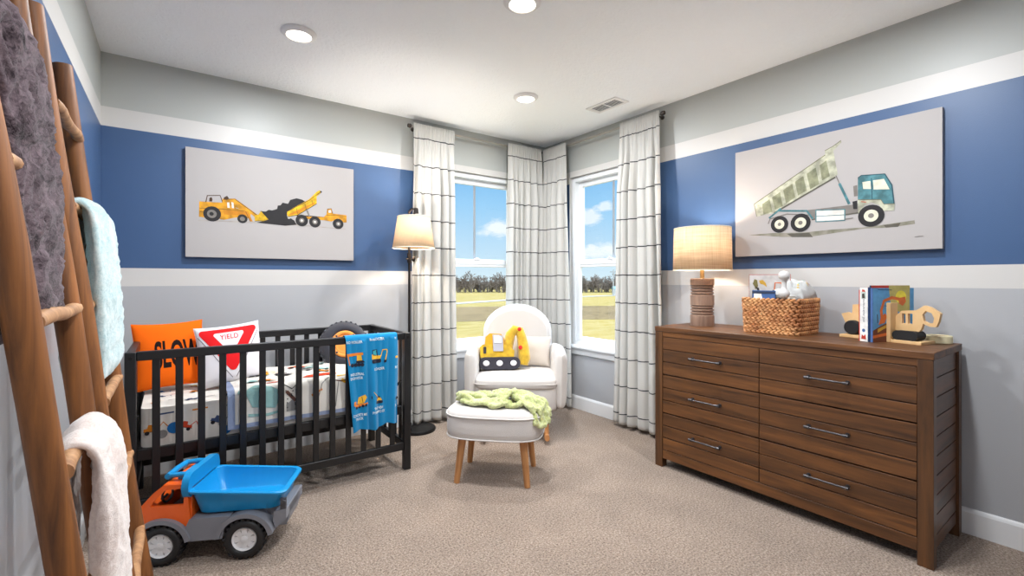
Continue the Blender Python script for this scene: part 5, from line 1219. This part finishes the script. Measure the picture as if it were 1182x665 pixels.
# board book with machines, standing at the left of the basket (its face towards the room)
dc = [('s', 'redb', .003, [(.002, .262), (.223, .262), (.223, .002)]), ('p', 'olb', [(.02, .205), (.03, .235), (.045, .228), (.05, .19), (.035, .17), (.03, .19)]), ('p', 'dk', [(.035, .19), (.055, .18), (.058, .16), (.045, .165)]), ('p', 'ylb', [(.055, .225), (.075, .230), (.092, .21), (.098, .185), (.08, .20), (.062, .205)]),
      ('s', 'orb', .007, [(.138, .170), (.142, .212), (.172, .212), (.190, .190)]), ('p', 'orb', [(.185, .195), (.205, .200), (.218, .188), (.215, .172), (.188, .172)]), ('p', 'dk', [(.180, .172), (.226, .172), (.226, .160), (.180, .160)]), ('p', 'dk', [(.128, .168), (.150, .168), (.152, .156), (.126, .156)]), ('s', 'rds', .004, [(.06, .150), (.22, .154)]),
      ('p', 'olb', [(.14, .146), (.24 - .005, .150), (.235, .125), (.14, .122)]), ('p', 'dk', [(.02, .17), (.05, .15), (.06, .125), (.04, .13)])]
o = book('board_book', 'white board book with an orange digger and red edges, standing in the basket', 'book', .225, .265, .010, 'card', 'card', 'redb', dc)
o.location = (2.930, 1.484, DT + .095); o.rotation_euler = (R(1), 0, R(-68))
o = book('picture_book', 'small blue and white picture book in front of the white board book in the basket', 'book', .13, .20, .012, 'blb', 'blb', 'navy', [('p', 'wh', [(.01, .13), (.05, .13), (.05, .19), (.01, .19)]), ('p', 'wh', [(.03, .14), (.045, .11), (.06, .15), (.05, .19)]), ('p', 'navy', [(.0, .18), (.13, .18), (.13, .195), (.0, .195)]), ('p', 'blb', [(.07, .10), (.1, .10), (.1, .17), (.07, .17)])])
o.location = (2.914, 1.455, DT + .060); o.rotation_euler = (0, 0, R(-84))
o = book('picture_book', 'white book with a red spine lying slanted across the basket top', 'book', .175, .13, .016, 'wh', 'wh', 'rds')
o.location = (2.945, 1.395, DT + .232); o.rotation_euler = (R(-84), R(4), R(-86))
# white dumbbell rattle
M_rat = mat('white painted wood', (206, 203, 200), .35)
mb = MB().lathe([(0, -.082), (.016, -.079), (.027, -.068), (.031, -.052), (.027, -.036), (.016, -.026), (.0135, -.012), (.0135, .012), (.016, .026), (.027, .036), (.031, .052), (.027, .068), (.016, .079), (0, .082)], 28)
o = mb.build('baby_rattle', M_rat, smooth=180); tag(o, 'white wooden dumbbell rattle resting on the front rim of the basket', 'rattle')
o.location = (2.894, 1.262, DT + .297); o.rotation_euler = (0, 0, 0)
# folded printed muslin with loose edge
MP = [mat('white muslin', (198, 199, 197), .95, bump=.2, bscale=80), mat('muslin print green', (140, 172, 158), .95), mat('muslin print yellow', (200, 176, 110), .95), mat('muslin print blue', (130, 150, 176), .95), mat('muslin print pink', (196, 160, 154), .95)]
def mus(u, v, l=0.0):
    x = -.10 + .20 * u; y = -.115 + .19 * v; dome = (1 - (2 * u - 1) ** 4) * (1 - (2 * v - 1) ** 4)
    z = .105 * dome ** .5 + .022 * noise.noise(Vector((u * 4, v * 5, 3))) + .014 * math.sin(u * 9 + v * 13) * dome + .006 * noise.noise(Vector((u * 15, v * 15, 1)))
    return (x, y, z + l)
mb = MB().grid(mus, 50, 50)
for i in range(26):
    cx, cy = rs.uniform(.1, .9), rs.uniform(.1, .9); r = rs.uniform(.025, .06); mb.flat([(cx + r * rs.uniform(.4, 1) * math.cos(a), cy + r * rs.uniform(.3, 1) * math.sin(a)) for a in [k * .9 for k in range(7)]], lambda u, v: mus(u, v, .0016), 1 + i % 4, sub=.03)
o = mb.build('muslin_blanket', MP, smooth=180, fix=False); m_ = o.modifiers.new('Solid', 'SOLIDIFY'); m_.thickness = .004; m_.offset = -1
tag(o, 'white muslin cloth with pale prints bundled in the right half of the basket', 'cloth'); o.location = (3.060, 1.300, DT + .205); o.rotation_euler = (0, R(-8), 0)

# ------------------------------------------------------------------ books between the bookends
M_pine = mat('pale plywood', (232, 194, 142), .5, var=.10, vscale=14, bump=.05, rgb2=(222, 180, 124)); M_trk = mat('black felt track', (26, 26, 28), .7)
BA = R(-25)     # the books stand turned towards the room
def bpt(a, b): return (2.940 + a * math.cos(BA) - b * math.sin(BA), .846 + a * math.sin(BA) + b * math.cos(BA), DT)
cover = [('p', 'cov2', [(.10, .30 - .004), (.235, .30 - .004), (.235, .13), (.16, .16), (.11, .21)]), ('c', 'moon', (.178, .235), .034), ('p', 'grd', [(.0, .0), (.235, .0), (.235, .10), (.16, .085), (.09, .10), (.05, .085), (.0, .06)]), ('s', 'orb', .016, [(.06, .10), (.052, .165), (.070, .215), (.120, .232), (.175, .222)]), ('p', 'orb', [(.160, .230), (.205, .236), (.210, .210), (.190, .188), (.165, .200)]),
         ('p', 'orb', [(.035, .09), (.075, .10), (.09, .135), (.075, .15), (.05, .13)]), ('p', 'ylb', [(.03, .05), (.085, .075), (.085, .09), (.03, .068)]), ('s', 'dk', .005, [(.03, .10), (.028, .145)]), ('p', 'orb', [(.0, .02), (.1, .035), (.1, .05), (.0, .035)]), ('s', 'navy', .003, [(.03, .275), (.12, .272)]), ('s', 'navy', .003, [(.07, .19), (.12, .185)])]
o = book('picture_book', 'blue and yellow picture book with an orange digger cover, nearest the right bookend', 'book', .262, .282, .012, 'cov', 'blb', 'blb', cover); o.location = bpt(0, .008); o.rotation_euler = (0, 0, BA)
o = book('picture_book', 'thin dark picture book with a red top edge behind the digger cover', 'book', .232, .296, .008, 'rds', 'navy', 'navy'); o.location = bpt(0.004, .019); o.rotation_euler = (0, 0, BA)
def spd(mb, fn):
    put_text(mb, 'Construction Site', .001, .170, .135, .013, fn, BI['navy'], rot=-PI / 2)
    mb.flat([(-.013, .225), (.013, .225), (.013, .262), (-.013, .262)], lambda u, v: fn(u, v, .0003), BI['grl']); mb.flat([(-.010, .262), (.010, .262), (.008, .275), (-.006, .272)], lambda u, v: fn(u, v, .0006), BI['rds'])
    mb.flat([(-.008, .228), (.008, .228), (.009, .250), (-.004, .255)], lambda u, v: fn(u, v, .0006), BI['dk'])
    mb.flat(circ((.0, .058), .009, 14), lambda u, v: fn(u, v, .0004), BI['blb']); mb.flat([(-.014, .012), (.014, .012), (.010, .036), (.0, .028), (-.01, .038)], lambda u, v: fn(u, v, .0004), BI['rds'])
o = book('picture_book', 'thick white-spined picture book standing between the other books', 'book', .225, .285, .044, 'blb', 'rds', 'wh', None, None, 'wh', spd); o.location = bpt(-.006, .0465); o.rotation_euler = (0, 0, BA)
o = book('picture_book', 'thin orange picture book nearest the left bookend', 'book', .22, .272, .009, 'orb', 'orb', 'rds', None); o.location = bpt(0.0, .0750); o.rotation_euler = (0, 0, BA)

def be_world(x, y): return (x, y, DT)
# right bookend: upright, foot, and a cut-out excavator with a black track
BB = R(-11)
be = thing('excavator_bookend', 'wooden excavator bookend with a black track at the right end of the dresser', 'bookend', (3.018, .812, DT)); be.rotation_euler = (0, 0, BB + R(0))
# local: x into the wall, -y along the dresser to the right
MB().box(0, .135, -.018, 0, 0, .205).build('upright', M_pine, be, bevel=.002)
MB().box(0, .135, -.150, -.018, 0, .016).build('foot', M_pine, be, bevel=.002)
body = [(-.018, .062), (-.018, .135), (-.045, .165), (-.105, .170), (-.120, .180), (-.140, .197), (-.163, .190), (-.195, .168), (-.205, .160), (-.198, .120), (-.188, .092), (-.165, .092), (-.150, .098), (-.135, .105), (-.128, .075), (-.118, .062)]
h1 = [(-.062, .100), (-.062, .152), (-.046, .152), (-.046, .100)]; h2 = [(-.092, .100), (-.092, .152), (-.072, .152), (-.072, .100)]
h3 = [(-.138, .118), (-.132, .150), (-.146, .170), (-.170, .160), (-.180, .135), (-.176, .112), (-.158, .108)]
mb = MB().prism([body, h1, h2, h3], .050, .072, 'yz'); mb.build('excavator_body', M_pine, be, bevel=.002)
mb = MB().prism([rrect(-.128, -.020, .016, .064, .022, 8)], .012, .098, 'yz'); mb.build('track', M_trk, be, bevel=.005, seg=3)
bl = thing('roller_bookend', 'wooden roller bookend with a black drum, left of the picture books', 'bookend', (3.085, 1.048, DT)); bl.rotation_euler = (0, 0, R(-8))
MB().box(0, .12, -.125, 0, 0, .016).build('foot', M_pine, bl, bevel=.002)
MB().box(0, .12, -.125, -.108, .016, .16).build('upright', M_pine, bl, bevel=.002)
mb = MB().prism([[(.010, .130), (-.022, .140), (-.045, .132), (-.048, .185), (-.075, .188), (-.082, .130), (-.108, .125), (-.108, .060), (-.08, .05), (-.012, .075)]], .045, .066, 'yz'); mb.build('roller_body', M_pine, bl, bevel=.002)
mb = MB().lathe([(0, -.042), (.036, -.042), (.040, -.036), (.040, .036), (.036, .042), (0, .042)], 32, 0, Matrix.Translation((.055, -.055, .0565)) @ Matrix.Rotation(R(90), 4, 'Y')); mb.build('drum', M_trk, bl, smooth=40)
rb = thing('round_dish', 'low cream round wooden dish behind the excavator bookend', 'dish', (3.185, .640, DT))
MB().lathe([(0, 0), (.052, 0), (.055, .004), (.055, .036), (.052, .040), (.040, .040), (.038, .030), (0, .030)], 40).build('dish_wall', mat('cream wood', (232, 220, 180), .5), rb, smooth=35)
MB().lathe([(0, .030), (.037, .030), (.037, .036), (0, .037)], 32).build('inlay', mat('brown inlay', (130, 92, 62), .6), rb, smooth=35)

# ------------------------------------------------------------------ ceiling lights and vent
M_ring = mat('white light trim', (232, 230, 228), .5); M_dif = emis('light diffuser', (255, 246, 232), 5.0)
def downlight(x, y, label):
    t = thing('recessed_light', label, 'ceiling light', (x, y, ZC), 0, 'round ceiling lights')
    MB().lathe([(.0, -.001), (.098, -.001), (.098, -.006), (.088, -.016), (.070, -.022), (.066, -.016), (.0, -.014)][::-1], 48).build('trim_ring', M_ring, t, smooth=50)
    MB().lathe([(0, -.0235), (.055, -.0225), (.067, -.0175), (.067, -.015), (0, -.015)], 40).build('diffuser', M_dif, t, smooth=60)
    l = bpy.data.lights.new('ceiling_lamp', 'AREA'); l.shape = 'DISK'; l.size = .13; l.energy = LAMP_E; l.color = (.94, .97, 1.0)
    o = bpy.data.objects.new('ceiling_lamp', l); COL.objects.link(o); o.location = (x, y, ZC - .028)
LAMP_E = 26
downlight(.593, 2.929, 'round ceiling light nearest the crib'); downlight(2.250, 2.902, 'round ceiling light nearest the window corner'); downlight(1.462, 1.915, 'round ceiling light at the top edge of the photo, in the middle of the room')
downlight(.60, .75, 'added unseen ceiling light behind the viewer on the left'); downlight(2.25, .75, 'added unseen ceiling light behind the viewer on the right')  # two unseen lights added to the grid to brighten the room
cv = thing('ceiling_vent', 'white rectangular air vent in the ceiling near the right window', 'vent', (2.895, 2.640, ZC), R(0))
MB().prism([rrect(-.083, .083, -.163, .163, .004), rrect(-.055, .055, -.135, .135, .003)], -.008, -.001, 'xy').build('frame', M_ring, cv, bevel=.002)
mb = MB()
for k in range(14):
    y = -.125 + k * .0192; mb.add([(-.056, y - .006, -.006), (.056, y - .006, -.006), (.056, y + .008, -.001), (-.056, y + .008, -.001), (-.056, y - .005, -.0068), (.056, y - .005, -.0068), (.056, y + .009, -.0018), (-.056, y + .009, -.0018)], [(0, 1, 2, 3), (4, 5, 6, 7), (0, 1, 5, 4), (2, 3, 7, 6), (0, 3, 7, 4), (1, 2, 6, 5)])
mb.box(-.056, .056, -.004, .004, -.007, -.001)
mb.build('louvre', mat('grey louvre', (226, 226, 226), .5), cv, smooth=0)
MB().box(-.055, .055, -.135, .135, -.0008, -.0002).build('duct', mat('painted duct shade', (112, 114, 116), .8), cv, smooth=0)  # flat grey sheet, coloured as the shade of the hollow behind the louvres
